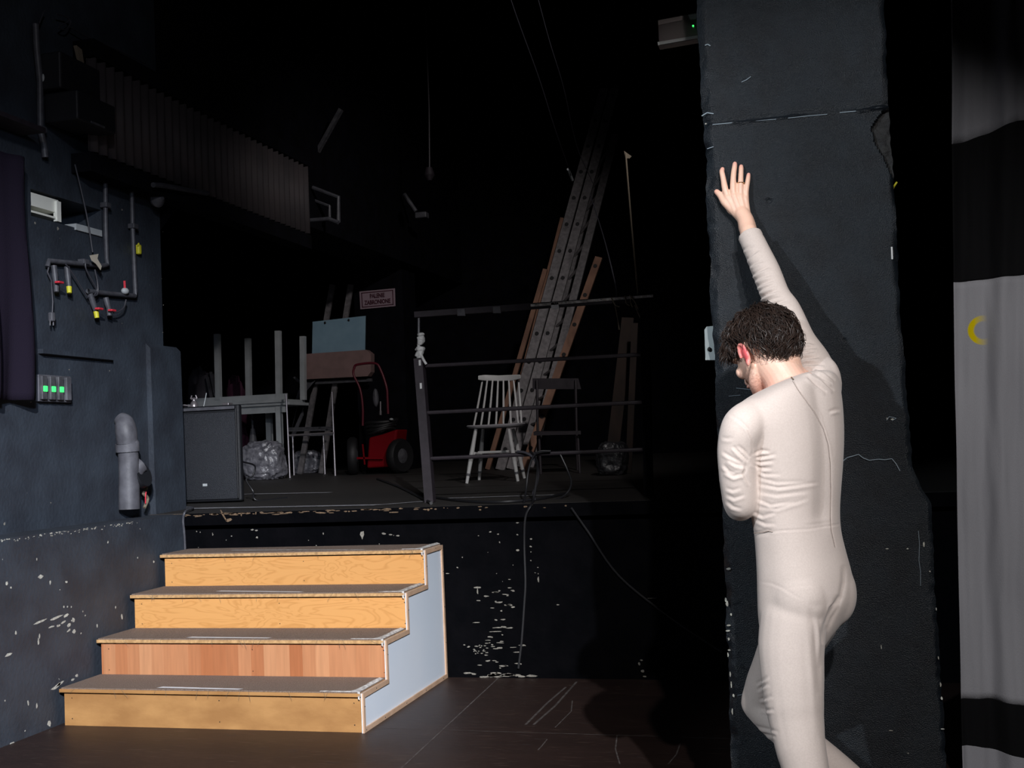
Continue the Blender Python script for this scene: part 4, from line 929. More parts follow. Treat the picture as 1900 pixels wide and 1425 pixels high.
# ---- dark chair behind, right of the pale one
t = thing('dark_chair', 'dark chair barely visible in front of the ladders', 'chair', (KP(1040, 850, 9.6)[0], 9.6, stz(9.6)))
k = MB(); k.prism([KP(988, 702, 9.9), KP(1073, 702, 9.9), KP(1078, 722, 9.9), KP(988, 722, 9.9)], (0, .02, 0)); k.build('back_panel', M['metal_dark'], t)
k = MB(); k.prism([KP(990, 808, 9.3), KP(1078, 806, 9.3), KP(1070, 806, 9.8), KP(995, 806, 9.8)], (0, 0, .03)); k.build('seat', M['metal_dark'], t)
for x, Y in ((996, 9.88), (1068, 9.88), (1000, 9.35), (1072, 9.35)):
    k = MB(); c = KP(x, 800, Y); k.tube([np.array([c[0], Y, stz(Y)]), KP(x, 705 if Y > 9.5 else 808, Y)], .012); k.build('leg', M['metal_dark'], t)
# ---- ladders leaning at the back
def ladder(name, label, rails, wd, matn, holes, rungs, thick=.03, group=None):
    # rails: list of ((x,y,Y) foot, (x,y,Y) top)
    f = rails[0][0]; t = thing(name, label, 'ladder', P(f[0], f[1], Y=f[2]), group)
    for a_, b_ in rails:
        A_, B_ = P(a_[0], a_[1], Y=a_[2]), P(b_[0], b_[1], Y=b_[2])
        if a_[1] > 800: A_ = A_ + (B_ - A_) * ((stz(a_[2]) - A_[2]) / (B_[2] - A_[2]))
        k = MB(); k.bar(A_, B_, wd, thick, (0, 1, 0)); r_ = k.build('rail', M[matn], t)
        d_ = B_ - A_; L_ = np.linalg.norm(d_); k = MB()
        n = int(L_ / .28)
        for i in range(n):
            p = A_ + d_ * (i + .7) / n
            if p[2] < A_[2] + .1: continue
            k.cyl(p + [0, -thick / 2 - .014, 0], p + [0, -thick / 2 - .002, 0], .019, .019, 10)
        if holes: k.build('rung_end', M['rubber'], r_)['kind'] = 'stuff'
    if rungs:
        A0, B0 = [P(*q[:2], Y=q[2]) for q in rails[0]]; A1, B1 = [P(*q[:2], Y=q[2]) for q in rails[1]]
        n = int(np.linalg.norm(B0 - A0) / .28)
        for i in range(n):
            f_ = (i + .7) / n; k = MB(); k.tube([A0 + (B0 - A0) * f_, A1 + (B1 - A1) * f_], .014); k.build('rung', M[matn], t)
    return t
ladder('aluminium_ladder', 'long scuffed aluminium ladder leaning at the back, tallest of the stack', [((927, 876, 10.4), (1121, 165, 11.6)), ((947, 876, 10.45), (1141, 165, 11.65))], .088, 'alu', True, False, group=None)
ladder('aluminium_ladder', 'darker aluminium ladder leaning just right of the tallest one', [((983, 868, 10.7), (1142, 250, 11.8)), ((965, 868, 10.85), (1110, 300, 11.9))], .075, 'alu', False, True)
ladder('wooden_ladder', 'orange-brown wooden ladder leaning left of the aluminium ones', [((906, 866, 10.6), (1012, 500, 11.1)), ((925, 872, 10.55), (1044, 405, 11.3))], .045, 'wood_ladder', False, False)
ladder('wooden_ladder', 'short pale wooden ladder leaning to the right with slots in its rail', [((972, 870, 10.15), (1111, 478, 10.9))], .07, 'wood_ladder', True, False)
k = MB(); A_, B_ = P(880, 1000, Y=10.2), P(1085, 230, Y=11.3)
cable('stay_wire', [P(900, -160, Y=7.0), P(948, 0, Y=7.5), P(1000, 145, Y=8.3), P(1030, 240, Y=9), P(1062, 332, Y=10.2)], .004, M['cable_grey'], 'thin slanting wire from the ceiling to the ladder stack, with a pale end')
k = MB(); k.cyl(P(1054, 314, Y=10.0), P(1062, 334, Y=10.2), .012); k.build('wire_end', M['white_dim'], bpy.data.objects['stay_wire'])
cable('guy_rope', [P(1095, 360, Y=10), P(1120, 440, Y=9), P(1140, 520, Y=7), P(1144, 550, Y=6.62)], .004, M['cable_grey'], 'thin rope from the ladders to the top of the railing')
cable('guy_rope', [P(960, -150, Y=7.4), P(1015, 60, Y=8), P(1045, 160, Y=8.5), P(1070, 270, Y=9.5), P(1100, 340, Y=10.2)], .003, M['cable_grey'], 'second faint wire right of the slanting one')
for x0, y0, x1, y1, Y0, Y1, lb in ((1130, 900, 1165, 590, 9.2, 9.6, 'brown upright plank leaning behind the right end of the railing'), (1165, 905, 1178, 600, 9.0, 9.3, 'narrow brown plank next to the wider one at the right end of the railing')):
    A_ = P(x0, y0, Y=Y0); B_ = P(x1, y1, Y=Y1); A_ = A_ + (B_ - A_) * ((stz(Y0) - A_[2]) / (B_[2] - A_[2]))
    k = MB(); k.bar(A_, B_, .10 if x0 == 1130 else .05, .02, (0, 1, 0)); tag(k.build('wooden_plank', M['dark_wood']), lb, 'plank')
bag(P(1140, 850, Y=9.0)[0], 8.9, .12, .12, .14, 'dark plastic bag lying at the foot of the planks by the right railing end', 15, 'dark_film')
# cables hanging at the stage edge
cable('hanging_cable', [GP(985, 838, 6.6), GP(996, 855, 6.5), GP(997, 880, 6.4), GP(990, 925, 6.35), GP(985, 938, 6.25), GP(975, 960, 6.24), GP(973, 1010, 6.26), GP(975, 1080, 6.26), GP(973, 1120, 6.26), GP(968, 1190, 6.26), GP(962, 1240, 6.26)], .007, M['cable'], 'black cable looped over the lowest rail and dropping down the stage front')
cable('looped_cable', [GP(960, 838, 6.58), GP(975, 840, 6.56), GP(990, 850, 6.54), GP(998, 870, 6.5), GP(996, 895, 6.45), GP(990, 915, 6.42), GP(992, 928, 6.4)], .0075, M['cable_grey'], 'grey cable arching over the lowest rail beside the chair')
cable('looped_cable', [GP(1022, 837, 6.56), GP(1000, 838, 6.54), GP(988, 850, 6.5), GP(980, 875, 6.45), GP(976, 910, 6.4), GP(972, 935, 6.3)], .0065, M['cable'], 'dark cable crossing the grey one over the lowest rail')
cable('looped_cable', [GP(1038, 840, 6.6), GP(1052, 870, 6.6), GP(1060, 895, 6.62), GP(1052, 915, 6.62), GP(1030, 928, 6.55), GP(1000, 935, 6.45)], .006, M['cable'], 'dark cable bowing down to the boards right of the loops')
f1 = [PS(x, y) + [0, 0, .008] for x, y in ((700, 890), (740, 905), (780, 925), (800, 936))]
cable('floor_cable', f1, .010, M['cable'], 'thick black cable snaking across the stage boards to the railing post')
f1 = [PS(x, y) + [0, 0, .008] for x, y in ((805, 925), (860, 932), (930, 934), (1000, 928), (1050, 918))]
cable('floor_cable', f1, .008, M['cable'], 'black cable lying along the stage edge behind the railing')
cable('wall_cable', [P(1060, 942, Y=6.24), P(1090, 985, Y=6.26), P(1150, 1070, Y=6.26), P(1250, 1150, Y=6.26), P(1340, 1210, Y=6.26)], .006, M['cable'], 'thin black cable running diagonally down the shaded stage front')

# ---- emergency light and bracket on the pillar
t = thing('exit_light', 'clear plastic emergency light box fixed beside the top of the pillar', 'emergency light', P(1270, 55, Y=3.95))
q = [P(1221, 38, Y=3.95), P(1330, 18, Y=3.95), P(1330, 64, Y=3.95), P(1223, 80, Y=3.95)]
k = MB(); k.prism(q, (0, .05, 0)); k.build('housing', mat('sign_back', (.20, .16, .15), .5), t)
q2 = [P(1223, 37, Y=3.92), P(1330, 16, Y=3.92), P(1330, 66, Y=3.92), P(1224, 83, Y=3.92)]
k = MB(); k.prism(q2, (0, .004, 0)); k.build('cover', mat('clear_cover', (.9, .9, .9), .08, trans=1.0), t)
k = MB(); k.prism([P(1220, 78, Y=3.93), P(1330, 60, Y=3.93), P(1330, 65, Y=3.93), P(1221, 84, Y=3.93)], (0, .05, 0)); k.build('bottom_edge', mat('bright_edge', (.5, .5, .48), .3), t)
k = MB(); k.ell(P(1286, 48, Y=3.915), (.0035, .003, .0035), None, 10, 8); k.build('indicator', M['led'], t)
k = MB(); k.prism([P(1277, 28, Y=3.94), P(1296, 25, Y=3.94), P(1296, 34, Y=3.94), P(1280, 36, Y=3.94)], (0, .01, 0)); k.build('lamp_tube', mat('lamp_tube_glass', (.85, .87, .85), .2), t)
t = thing('door_bracket', 'small bare metal latch plate on the left edge of the pillar behind the head', 'bracket', P(1315, 640, Y=3.75))
k = MB(); k.prism([P(1311, 606, Y=3.72), P(1330, 604, Y=3.72), P(1330, 668, Y=3.72), P(1309, 668, Y=3.72), P(1307, 612, Y=3.72)], (0, .03, 0)); k.build('plate', mat('brushed_plate', (.34, .38, .38), .45, .4), t)
k = MB(); k.ell(P(1316, 648, Y=3.715), (.006, .006, .007)); k.build('screw', M['rubber'], t)
k = MB(); k.prism([P(1653, 458, Y=PY - .004), P(1656, 458, Y=PY - .004), P(1657, 481, Y=PY - .004), P(1654, 481, Y=PY - .004)], (0, .003, 0)); tag(k.build('tape_mark', M['white']), 'small upright strip of pale tape near the right edge of the pillar', 'tape')
k = MB(); k.tube([P(1657, 350, Y=3.75), P(1660, 344, Y=3.74), P(1664, 338, Y=3.74)], .003); tag(k.build('yellow_tie', M['yellow']), 'tiny yellow tie poking out at the right edge of the pillar', 'tie')

# ---- banded cloth drop at the right
YC = 4.5
def cloth_mat(name, c, c2, stain=False):
    m = mat(name, c, .9, col2=c2, nscale=3, bump=.25, bscale=500, stretch=(1, 1, .3), spec=.2)
    if stain:
        nt_ = m.node_tree; b = nt_.nodes['Principled BSDF']; src = b.inputs['Base Color'].links[0].from_socket
        tc = nt_.nodes.new('ShaderNodeTexCoord'); c_ = P(1826, 612, Y=YC); vm = nt_.nodes.new('ShaderNodeVectorMath'); vm.operation = 'SUBTRACT'; vm.inputs[1].default_value = tuple(np.array([c_[0], 0, c_[2]]) - np.array([.52, 0, 0]))
        mul = nt_.nodes.new('ShaderNodeVectorMath'); mul.operation = 'MULTIPLY'; mul.inputs[1].default_value = (1, 0, 1)
        nt_.links.new(tc.outputs['Object'], vm.inputs[0]); nt_.links.new(vm.outputs[0], mul.inputs[0])
        ln = nt_.nodes.new('ShaderNodeVectorMath'); ln.operation = 'LENGTH'; nt_.links.new(mul.outputs[0], ln.inputs[0])
        r1 = nt_.nodes.new('ShaderNodeMapRange'); r1.inputs[1].default_value = .052; r1.inputs[2].default_value = .056; r1.inputs[3].default_value = 1; r1.inputs[4].default_value = 0
        r2 = nt_.nodes.new('ShaderNodeMapRange'); r2.inputs[1].default_value = .030; r2.inputs[2].default_value = .036
        nt_.links.new(ln.outputs['Value'], r1.inputs[0]); nt_.links.new(ln.outputs['Value'], r2.inputs[0])
        sx = nt_.nodes.new('ShaderNodeSeparateXYZ'); nt_.links.new(vm.outputs[0], sx.inputs[0])
        r3 = nt_.nodes.new('ShaderNodeMapRange'); r3.inputs[1].default_value = .015; r3.inputs[2].default_value = -.030; nt_.links.new(sx.outputs[0], r3.inputs[0])
        a1 = nt_.nodes.new('ShaderNodeMath'); a1.operation = 'MULTIPLY'; nt_.links.new(r1.outputs[0], a1.inputs[0]); nt_.links.new(r2.outputs[0], a1.inputs[1])
        a2 = nt_.nodes.new('ShaderNodeMath'); a2.operation = 'MULTIPLY'; nt_.links.new(a1.outputs[0], a2.inputs[0]); nt_.links.new(r3.outputs[0], a2.inputs[1])
        mx = nt_.nodes.new('ShaderNodeMix'); mx.data_type = 'RGBA'; nt_.links.new(a2.outputs[0], mx.inputs[0]); nt_.links.new(src, mx.inputs[6]); mx.inputs[7].default_value = (.85, .66, .0, 1); nt_.links.new(mx.outputs[2], b.inputs['Base Color'])
    return m
t = thing('cloth_banner', 'tall grey cloth banner with two black bands hanging at the right edge', 'banner', (.52, YC, 0))
xL = lambda z: float(np.interp(z, [P(1787, 1425, Y=YC)[2], P(1785, 1298, Y=YC)[2], P(1770, 522, Y=YC)[2], P(1765, 268, Y=YC)[2], P(1765, 0, Y=YC)[2]],
                               [P(1787, 1425, Y=YC)[0], P(1784, 1298, Y=YC)[0], P(1770, 522, Y=YC)[0], P(1766, 268, Y=YC)[0], P(1765, 0, Y=YC)[0]]))
WB = 1.1
def fold(u, z): return .022 * math.sin(u * 24 + .9 * math.sin(z * 1.3) - .6) + .009 * math.sin(u * 67 + 1.6 * math.sin(z * 1.7)) + .006 * math.sin(u * 12 + z * 9) + .004 * nz(u * 40, z * 5, 0)
def band(name, top, bot, m):    # top/bot: z as function of u (metres from the left edge)
    k = MB(); nu, nv = 260, 60; vs = []
    for j in range(nv + 1):
        for i in range(nu + 1):
            u = WB * i / nu; z = bot(u) + (top(u) - bot(u)) * j / nv
            vs.append((xL(z) + u, YC + fold(u, z), z))
    k.add(vs, [(j * (nu + 1) + i, j * (nu + 1) + i + 1, (j + 1) * (nu + 1) + i + 1, (j + 1) * (nu + 1) + i) for j in range(nv) for i in range(nu)])
    o = k.build(name, m, t, smooth=True, fixn=False); so = o.modifiers.new('t', 'SOLIDIFY'); so.thickness = .003; return o
def zline(pts):
    us = []; zs_ = []
    for x, y in pts: p = P(x, y, Y=YC); us.append(p[0] - xL(p[2])); zs_.append(p[2])
    return lambda u: float(np.interp(u, us, zs_))
l1 = zline([(1766, 269), (1840, 244), (1888, 226), (1900, 225)]); l2 = zline([(1770, 524), (1840, 517), (1900, 511)])
l3 = zline([(1785, 1297), (1840, 1298), (1900, 1307)]); l4 = zline([(1786, 1384), (1812, 1387), (1900, 1405)])
gc = cloth_mat('grey_cotton', (.36, .36, .39), (.30, .30, .33)); gd = cloth_mat('black_cotton', (.004, .004, .005), (.006, .006, .007)); gs = cloth_mat('grey_cotton_stained', (.40, .40, .43), (.34, .34, .37), True)
band('cloth_panel', lambda u: 4.6, l1, gc); band('black_band', l1, l2, gd); band('cloth_panel', l2, l3, gs); band('black_band', l3, l4, gd); band('cloth_panel', l4, lambda u: .02, gc)
k = MB(); k.tube([(.4, YC, 4.6), (1.75, YC, 4.6)], .02); k.build('batten', M['metal_dark'], t)

# ================================================================== PERSON
def unit(v): v = np.array(v, float); return v / np.linalg.norm(v)
SIDE = np.array([.64, .77, 0]); BACK = np.array([.77, -.64, 0]); FACE = -BACK
def pp(x, y, Y): return P(x, y, Y=Y)
def chain(k, pts, n=20):                    # closed round-ended limb: (point, radius)
    ps_ = [np.array(p, float) for p, r in pts]; rs = [r for p, r in pts]
    a0 = unit(ps_[1] - ps_[0]); a1 = unit(ps_[-1] - ps_[-2]); P2 = []; R2 = []
    for t in (88, 60, 30): P2.append(ps_[0] - a0 * rs[0] * math.sin(math.radians(t))); R2.append(rs[0] * math.cos(math.radians(t)))
    m = 6
    E_ = [2 * ps_[0] - ps_[1]] + ps_ + [2 * ps_[-1] - ps_[-2]]; ER = [rs[0]] + rs + [rs[-1]]
    for i in range(1, len(E_) - 2):
        for q in range(m):
            t = q / m; A_, B_, C_, D_ = E_[i - 1], E_[i], E_[i + 1], E_[i + 2]
            P2.append(.5 * (2 * B_ + (C_ - A_) * t + (2 * A_ - 5 * B_ + 4 * C_ - D_) * t * t + (3 * B_ - A_ - 3 * C_ + D_) * t ** 3))
            s_ = t * t * (3 - 2 * t) * .5 + t * .5; R2.append(ER[i] * (1 - s_) + ER[i + 1] * s_)
    P2.append(ps_[-1]); R2.append(rs[-1])
    for t in (30, 60, 88): P2.append(ps_[-1] + a1 * rs[-1] * math.sin(math.radians(t))); R2.append(rs[-1] * math.cos(math.radians(t)))
    k.tube(P2, R2, n, 1)
# torso rings: left and right outline pixel, distance of the left and right outline, ratio width:depth
TOR = [((1432, 714), (1495, 692), 3.17, 3.26, 1.1),
       ((1392, 735), (1522, 690), 3.14, 3.28, 1.35),
       ((1362, 762), (1545, 702), 3.12, 3.30, 1.45),
       ((1356, 795), (1555, 742), 3.12, 3.29, 1.45),
       ((1378, 840), (1560, 795), 3.13, 3.27, 1.45),
       ((1389, 885), (1560, 850), 3.14, 3.26, 1.42),
       ((1393, 925), (1557, 905), 3.15, 3.25, 1.4),
       ((1397, 960), (1555, 945), 3.15, 3.25, 1.4),
       ((1402, 990), (1557, 982), 3.15, 3.25, 1.38),
       ((1405, 1030), (1566, 1022), 3.15, 3.26, 1.32),
       ((1407, 1070), (1577, 1065), 3.14, 3.27, 1.28),
       ((1408, 1110), (1580, 1108), 3.14, 3.27, 1.25),
       ((1409, 1150), (1562, 1146), 3.14, 3.27, 1.25),
       ((1414, 1190), (1536, 1182), 3.14, 3.26, 1.2),
       ((1425, 1225), (1510, 1220), 3.15, 3.24, 1.1)]
TH = math.radians(50)
def torso(k, off, lift=0.0):
    n = 48; rings = []
    for (l, r, Yl, Yr, ra) in TOR:
        A_, B_ = pp(*l, Yl), pp(*r, Yr); c = (A_ + B_) / 2; hw = np.linalg.norm((B_ - A_)[[0, 2]]) / 2
        b = hw / math.sqrt((ra * math.cos(TH)) ** 2 + math.sin(TH) ** 2); a = ra * b
        a -= off; b -= off
        ang = math.atan2(B_[2] - A_[2], B_[0] - A_[0])
        ring = []
        for i in range(n):
            t = 2 * PI * i / n; ct, st_ = math.cos(t), math.sin(t); e = .86
            u = a * math.copysign(abs(ct) ** e, ct); v = b * math.copysign(abs(st_) ** e, st_)
            if st_ > 0: v -= .010 * math.exp(-(u / .03) ** 2) * (1 if 8 > len(rings) > 1 else 0)      # spine furrow on the back
            q = u * SIDE + v * BACK; x = q[0]
            ring.append(c + np.array([q[0], q[1], x * math.tan(ang)]))
        rings.append(ring)
    # resample between rings for smoothness
    R_ = [np.array(r) for r in rings]; out = []; E_ = [2 * R_[0] - R_[1]] + R_ + [2 * R_[-1] - R_[-2]]
    for i in range(1, len(E_) - 2):
        for q in range(4):
            t = q / 4; A_, B_, C_, D_ = E_[i - 1], E_[i], E_[i + 1], E_[i + 2]
            out.append(.5 * (2 * B_ + (C_ - A_) * t + (2 * A_ - 5 * B_ + 4 * C_ - D_) * t * t + (3 * B_ - A_ - 3 * C_ + D_) * t ** 3))
    out.append(R_[-1]); m = len(out); vs = [tuple(v) for r in out for v in r]
    fs = [(i * n + j, i * n + (j + 1) % n, (i + 1) * n + (j + 1) % n, (i + 1) * n + j) for i in range(m - 1) for j in range(n)]
    fs += [tuple(range(n - 1, -1, -1)), tuple(range((m - 1) * n, m * n))]
    k.add(vs, fs)
# joints
shL, elL = pp(1378, 792, 3.06), pp(1372, 925, 3.10)
wrL = pp(1432, 830, 3.45)
shR, elR, wrR = pp(1516, 722, 3.30), pp(1459, 578, 3.42), pp(1388, 412, 3.555)
hipL, knL, anL = pp(1470, 1150, 3.14), pp(1480, 1345, 3.11), pp(1505, 1590, 3.02)
hipR, knR, anR = pp(1497, 1140, 3.27), pp(1411, 1303, 3.42), pp(1590, 1466, 3.22)
PE = pp(1494, 1095, 3.205)
def limbs(k, o):                            # o: how much slimmer than the cloth
    chain(k, [(pp(1402, 772, 3.10), .052 - o), (shL, .055 - o), (pp(1367, 830, 3.065), .051 - o), (pp(1367, 880, 3.075), .047 - o), (elL, .046 - o), (pp(1373, 938, 3.12), .043 - o)])
    chain(k, [(elL + [0, .005, -.005], .044 - o), (pp(1388, 905, 3.22), .045 - o), (pp(1412, 865, 3.34), .038 - o), (wrL, .031 - o * .7)])
    chain(k, [(pp(1480, 755, 3.25), .060 - o), (shR, .064 - o), (pp(1508, 680, 3.33), .056 - o), (pp(1481, 630, 3.375), .047 - o), (elR, .0435 - o), (pp(1440, 550, 3.435), .042 - o), (pp(1422, 505, 3.47), .042 - o), (pp(1402, 460, 3.51), .038 - o * .9), (pp(1391, 436, 3.53), .0355 - o), (pp(1388, 427, 3.537), .035 - o)])
    for dpx in ((1535, 712, 3.31, .040), (1528, 745, 3.30, .045)): k.ell(pp(*dpx[:3]), (dpx[3] - o, dpx[3] - o, .075 - o))
def legs(k, o):
    chain(k, [(pp(1480, 1095, 3.17), .066 - o), (pp(1473, 1150, 3.15), .088 - o), (pp(1468, 1200, 3.14), .0865 - o), (pp(1470, 1250, 3.13), .0825 - o), (pp(1473, 1300, 3.12), .0775 - o * 1.2), (pp(1478, 1340, 3.11), .071 - o * 1.6), (pp(1485, 1385, 3.09), .065 - o * 1.6), (pp(1495, 1430, 3.07), .060 - o * 1.6), (pp(1504, 1500, 3.04), .060 - o * 1.8), (pp(1508, 1575, 3.02), .062 - o * 2.2), (pp(1510, 1605, 3.01), .062 - o * 2.4)])
    chain(k, [(hipR, .090 - o), (pp(1465, 1200, 3.33), .083 - o), (pp(1432, 1260, 3.39), .068 - o), (knR, .057 - o)])
    chain(k, [(knR, .056 - o), (pp(1440, 1335, 3.39), .055 - o * 1.2), (pp(1490, 1380, 3.34), .052 - o * 1.2), (pp(1545, 1425, 3.27), .050 - o * 1.3), (anR, .050 - o * 1.6)])
    for s_, r_ in ((-1, .078), (1, .068)):
        c = PE + s_ * .060 * SIDE + (.036 if s_ > 0 else .030) * BACK + np.array([0, 0, -.010]); k.ell(c, (r_ - o, r_ - o, .092 - o), (SIDE, BACK, (0, 0, 1)))
def finish(k, name, mats, parent, voxel, smooth_it, hand=False):
    o = k.build(name + '_raw', mats, None); r = o.modifiers.new('r', 'REMESH'); r.mode = 'VOXEL'; r.voxel_size = voxel; r.use_smooth_shade = True
    s_ = o.modifiers.new('s', 'SMOOTH'); s_.factor = .5; s_.iterations = smooth_it
    dg = bpy.context.evaluated_depsgraph_get(); dg.update()
    me = bpy.data.meshes.new_from_object(o.evaluated_get(dg)); bpy.data.objects.remove(o)
    me.name = name
    return me
person = thing('person', 'barefoot person in a beige long-sleeved bodysuit leaning on the pillar with one raised hand, head bowed', 'person', (pp(1500, 1650, 3.1)[0], 3.1, 0))
person['label'] = 'dark-haired person in a beige bodysuit leaning on the pillar with one raised hand'
OFFP = np.array([person.location[0], 3.1, 0])

# ---- body: one continuous surface
bk = MB(); OB = .010
torso(bk, OB); limbs(bk, OB); legs(bk, OB)
# head frame
Fh = unit([-.58, .66, -.46]); Uh = unit(np.array([-.26, .25, .93]) - Fh * np.dot([-.24, .25, .93], Fh)); Sh = np.cross(Fh, Uh)     # Sh: the head's own right
HC = pp(1416, 647, 3.26)
def hp(s_, f, u): return HC + s_ * Sh + f * Fh + u * Uh
AX = (Sh, Fh, Uh)
bk.ell(hp(0, -.012, .012), (.070, .088, .085), AX, 40, 28)          # cranium
bk.ell(hp(0, .030, -.025), (.064, .062, .078), AX, 32, 24)          # face mass
bk.ell(hp(0, .045, -.078), (.045, .045, .040), AX)                  # jaw
bk.ell(hp(0, .078, -.098), (.022, .016, .018), AX)                  # chin
for s_ in (-1, 1):
    chain(bk, [(hp(s_ * .054, .002, -.055), .013), (hp(s_ * .050, .03, -.088), .018), (hp(s_ * .015, .072, -.104), .016)])    # jaw line
    bk.ell(hp(s_ * .040, .066, -.035), (.024, .018, .020), AX)      # cheekbone
    bk.ell(hp(s_ * .030, .078, .012), (.026, .012, .010), AX)       # brow
    bk.ell(hp(s_ * .016, .088, -.068), (.014, .010, .006), AX)      # lips
    bk.ell(hp(s_ * .012, .090, -.048), (.010, .011, .009), AX)      # nostril wing
    # ear: rim and lobe
    e0 = hp(s_ * .076, -.010, -.022); eo = unit(s_ * Sh * .8 - Fh * .55)
    rim = []
    for i in range(9):
        a = math.radians(-70 + 250 * i / 8); rim.append((e0 + eo * (.009 + .004 * math.sin(a)) + Fh * (-.016 * math.cos(a) * .9 + .006) + Uh * (.030 * math.sin(a)), .0048))
    chain(bk, rim, 10); bk.ell(e0 + eo * .006, (.010, .014, .026), (eo, Fh, Uh)); bk.ell(e0 + eo * .010 - Uh * .028 + Fh * .006, (.006, .008, .010), (eo, Fh, Uh))
chain(bk, [(hp(0, .082, .004), .008), (hp(0, .098, -.022), .009), (hp(0, .106, -.044), .012)])      # nose
bk.ell(hp(0, .088, -.060), (.012, .009, .008), AX)
# neck
nb = pp(1463, 722, 3.22)
chain(bk, [(nb + [0, 0, -.03], .066), (nb, .062), ((nb + hp(0, -.02, -.06)) / 2, .056), (hp(0, -.012, -.055), .058), (hp(0, -.005, -.02), .056)], 28)
chain(bk, [(pp(1500, 712, 3.27), .030), (pp(1470, 695, 3.25), .036), (hp(.02, -.05, -.06), .034)], 16)
# raised right hand, palm on the pillar
FZ = PY - .002
def fg(pts):
    r_ = [(pp(x, y, FZ - r * 1.04 - d), r * 1.04) for x, y, r, d in pts]; chain(bk, r_, 14)
fg([(1352, 371, .0105, .012), (1346, 353, .0098, .014), (1342, 332, .0084, .008), (1339.5, 319, .0078, .003), (1340.5, 314, .0068, .001)])
fg([(1363, 370, .0105, .014), (1360.3, 350, .0096, .016), (1360.8, 326, .0084, .009), (1362.8, 310, .0077, .003), (1363.5, 304, .0070, .001)])
fg([(1375, 372, .0100, .013), (1373.8, 352, .0090, .015), (1374.6, 328, .0078, .009), (1375.2, 314, .0073, .003), (1375.2, 309, .0066, .001)])
fg([(1384, 374, .0095, .010), (1384, 356, .0086, .011), (1387, 338, .0074, .006), (1388.5, 328, .0068, .002), (1389, 324, .0060, .001)])
fg([(1362, 392, .0130, .012), (1346, 376, .0125, .010), (1337, 363, .0100, .005), (1330, 356, .0084, .001)])
for x0, y0, x1, y1, r, d0, d1 in ((1372, 404, 1350, 366, .0125, .020, .012), (1377, 404, 1362, 364, .013, .024, .013), (1382, 404, 1373, 364, .0125, .022, .012), (1387, 404, 1382, 368, .0115, .018, .010), (1367, 398, 1347, 374, .013, .014, .009)):
    chain(bk, [(pp(x0, y0, FZ - r - d0), r), (pp((x0 + x1) / 2, (y0 + y1) / 2, FZ - r - (d0 + d1) / 2), r), (pp(x1, y1, FZ - r - d1), r)], 14)
bk.ell(pp(1367, 383, FZ - .020), (.034, .013, .030), None)
chain(bk, [(pp(1376, 396, FZ - .030), .0235), (pp(1383, 408, FZ - .040), .0240), (pp(1387, 425, FZ - .055), .0250), (pp(1391, 442, 3.53), .0255), (pp(1396, 455, 3.52), .023)], 20)
chain(bk, [(pp(1372, 396, FZ - .027), .020), (pp(1379, 408, FZ - .037), .0185), (pp(1383, 425, FZ - .050), .020)], 16)
chain(bk, [(pp(1383, 396, FZ - .027), .016), (pp(1389, 410, FZ - .037), .0175), (pp(1393, 427, FZ - .050), .019)], 16)
# left hand resting on the pillar in front of the chest
hl = pp(1444, 800, FZ - .022); bk.ell(hl, (.034, .014, .042)); chain(bk, [(wrL, .026), ((wrL + hl) / 2, .024), (hl, .020)], 16)
for i, (dx, dz, L_) in enumerate(((-.030, .035, .062), (-.010, .042, .072), (.010, .040, .066), (.028, .032, .050))):
    a = np.array([hl[0] + dx, FZ - .022, hl[2] + dz]); b = a + [dx * .35, .010, L_]; chain(bk, [(a, .010), ((a + b) / 2 - [0, .004, 0], .0088), (b, .0072)], 12)
chain(bk, [(hl + [-.02, 0, -.02], .013), (hl + [-.048, .004, .006], .011), (hl + [-.062, .010, .030], .009)], 12)
# feet
Fd = unit([-.62, .78, 0])
fl_ = np.array([anL[0], anL[1], 0]); chain(bk, [(anL, .042), (fl_ + [0, 0, .085], .036), (fl_ + [0, 0, .042] - Fd * .03, .036), (fl_ + [0, 0, .040] + Fd * .03, .038), (fl_ + [0, 0, .030] + Fd * .11, .030), (fl_ + [0, 0, .020] + Fd * .165, .020)], 18)
for i in range(5): a = fl_ + Fd * (.15 - .012 * i) + np.array([.78, .62, 0]) * (-.026 + .014 * i) * -1; chain(bk, [(a + [0, 0, .016], .012), (a + Fd * .035 + [0, 0, .011], .009 if i else .012)], 10)
toe = np.array([anR[0] + .00, anR[1] + .03, .022]); hd = unit(np.array([anR[0] + .12, anR[1] - .12, .19]) - toe)
tR = np.array([anR[0] + .045, anR[1] - .03, .03]); heel = anR + np.array([.055, -.03, -.035])
chain(bk, [(anR, .040), (anR + [.02, -.01, -.05], .034), (heel, .034), ((heel + tR) / 2 + [-.012, 0, -.03], .036), (tR + [-.015, .01, .02], .034), (tR + [-.04, .05, -.006], .022)], 18)
for i in range(5): a = tR + np.array([.78, .62, 0]) * (.026 - .014 * i) + np.array([-.03, .03, -.006]); chain(bk, [(a + [0, 0, .004], .012), (a + Fd * .035 + [0, 0, -.008], .0095)], 10)
bme = finish(bk, 'body', M['skin'], person, .0023, 3)
co = np.empty(len(bme.vertices) * 3); bme.vertices.foreach_get('co', co); co = co.reshape(-1, 3)
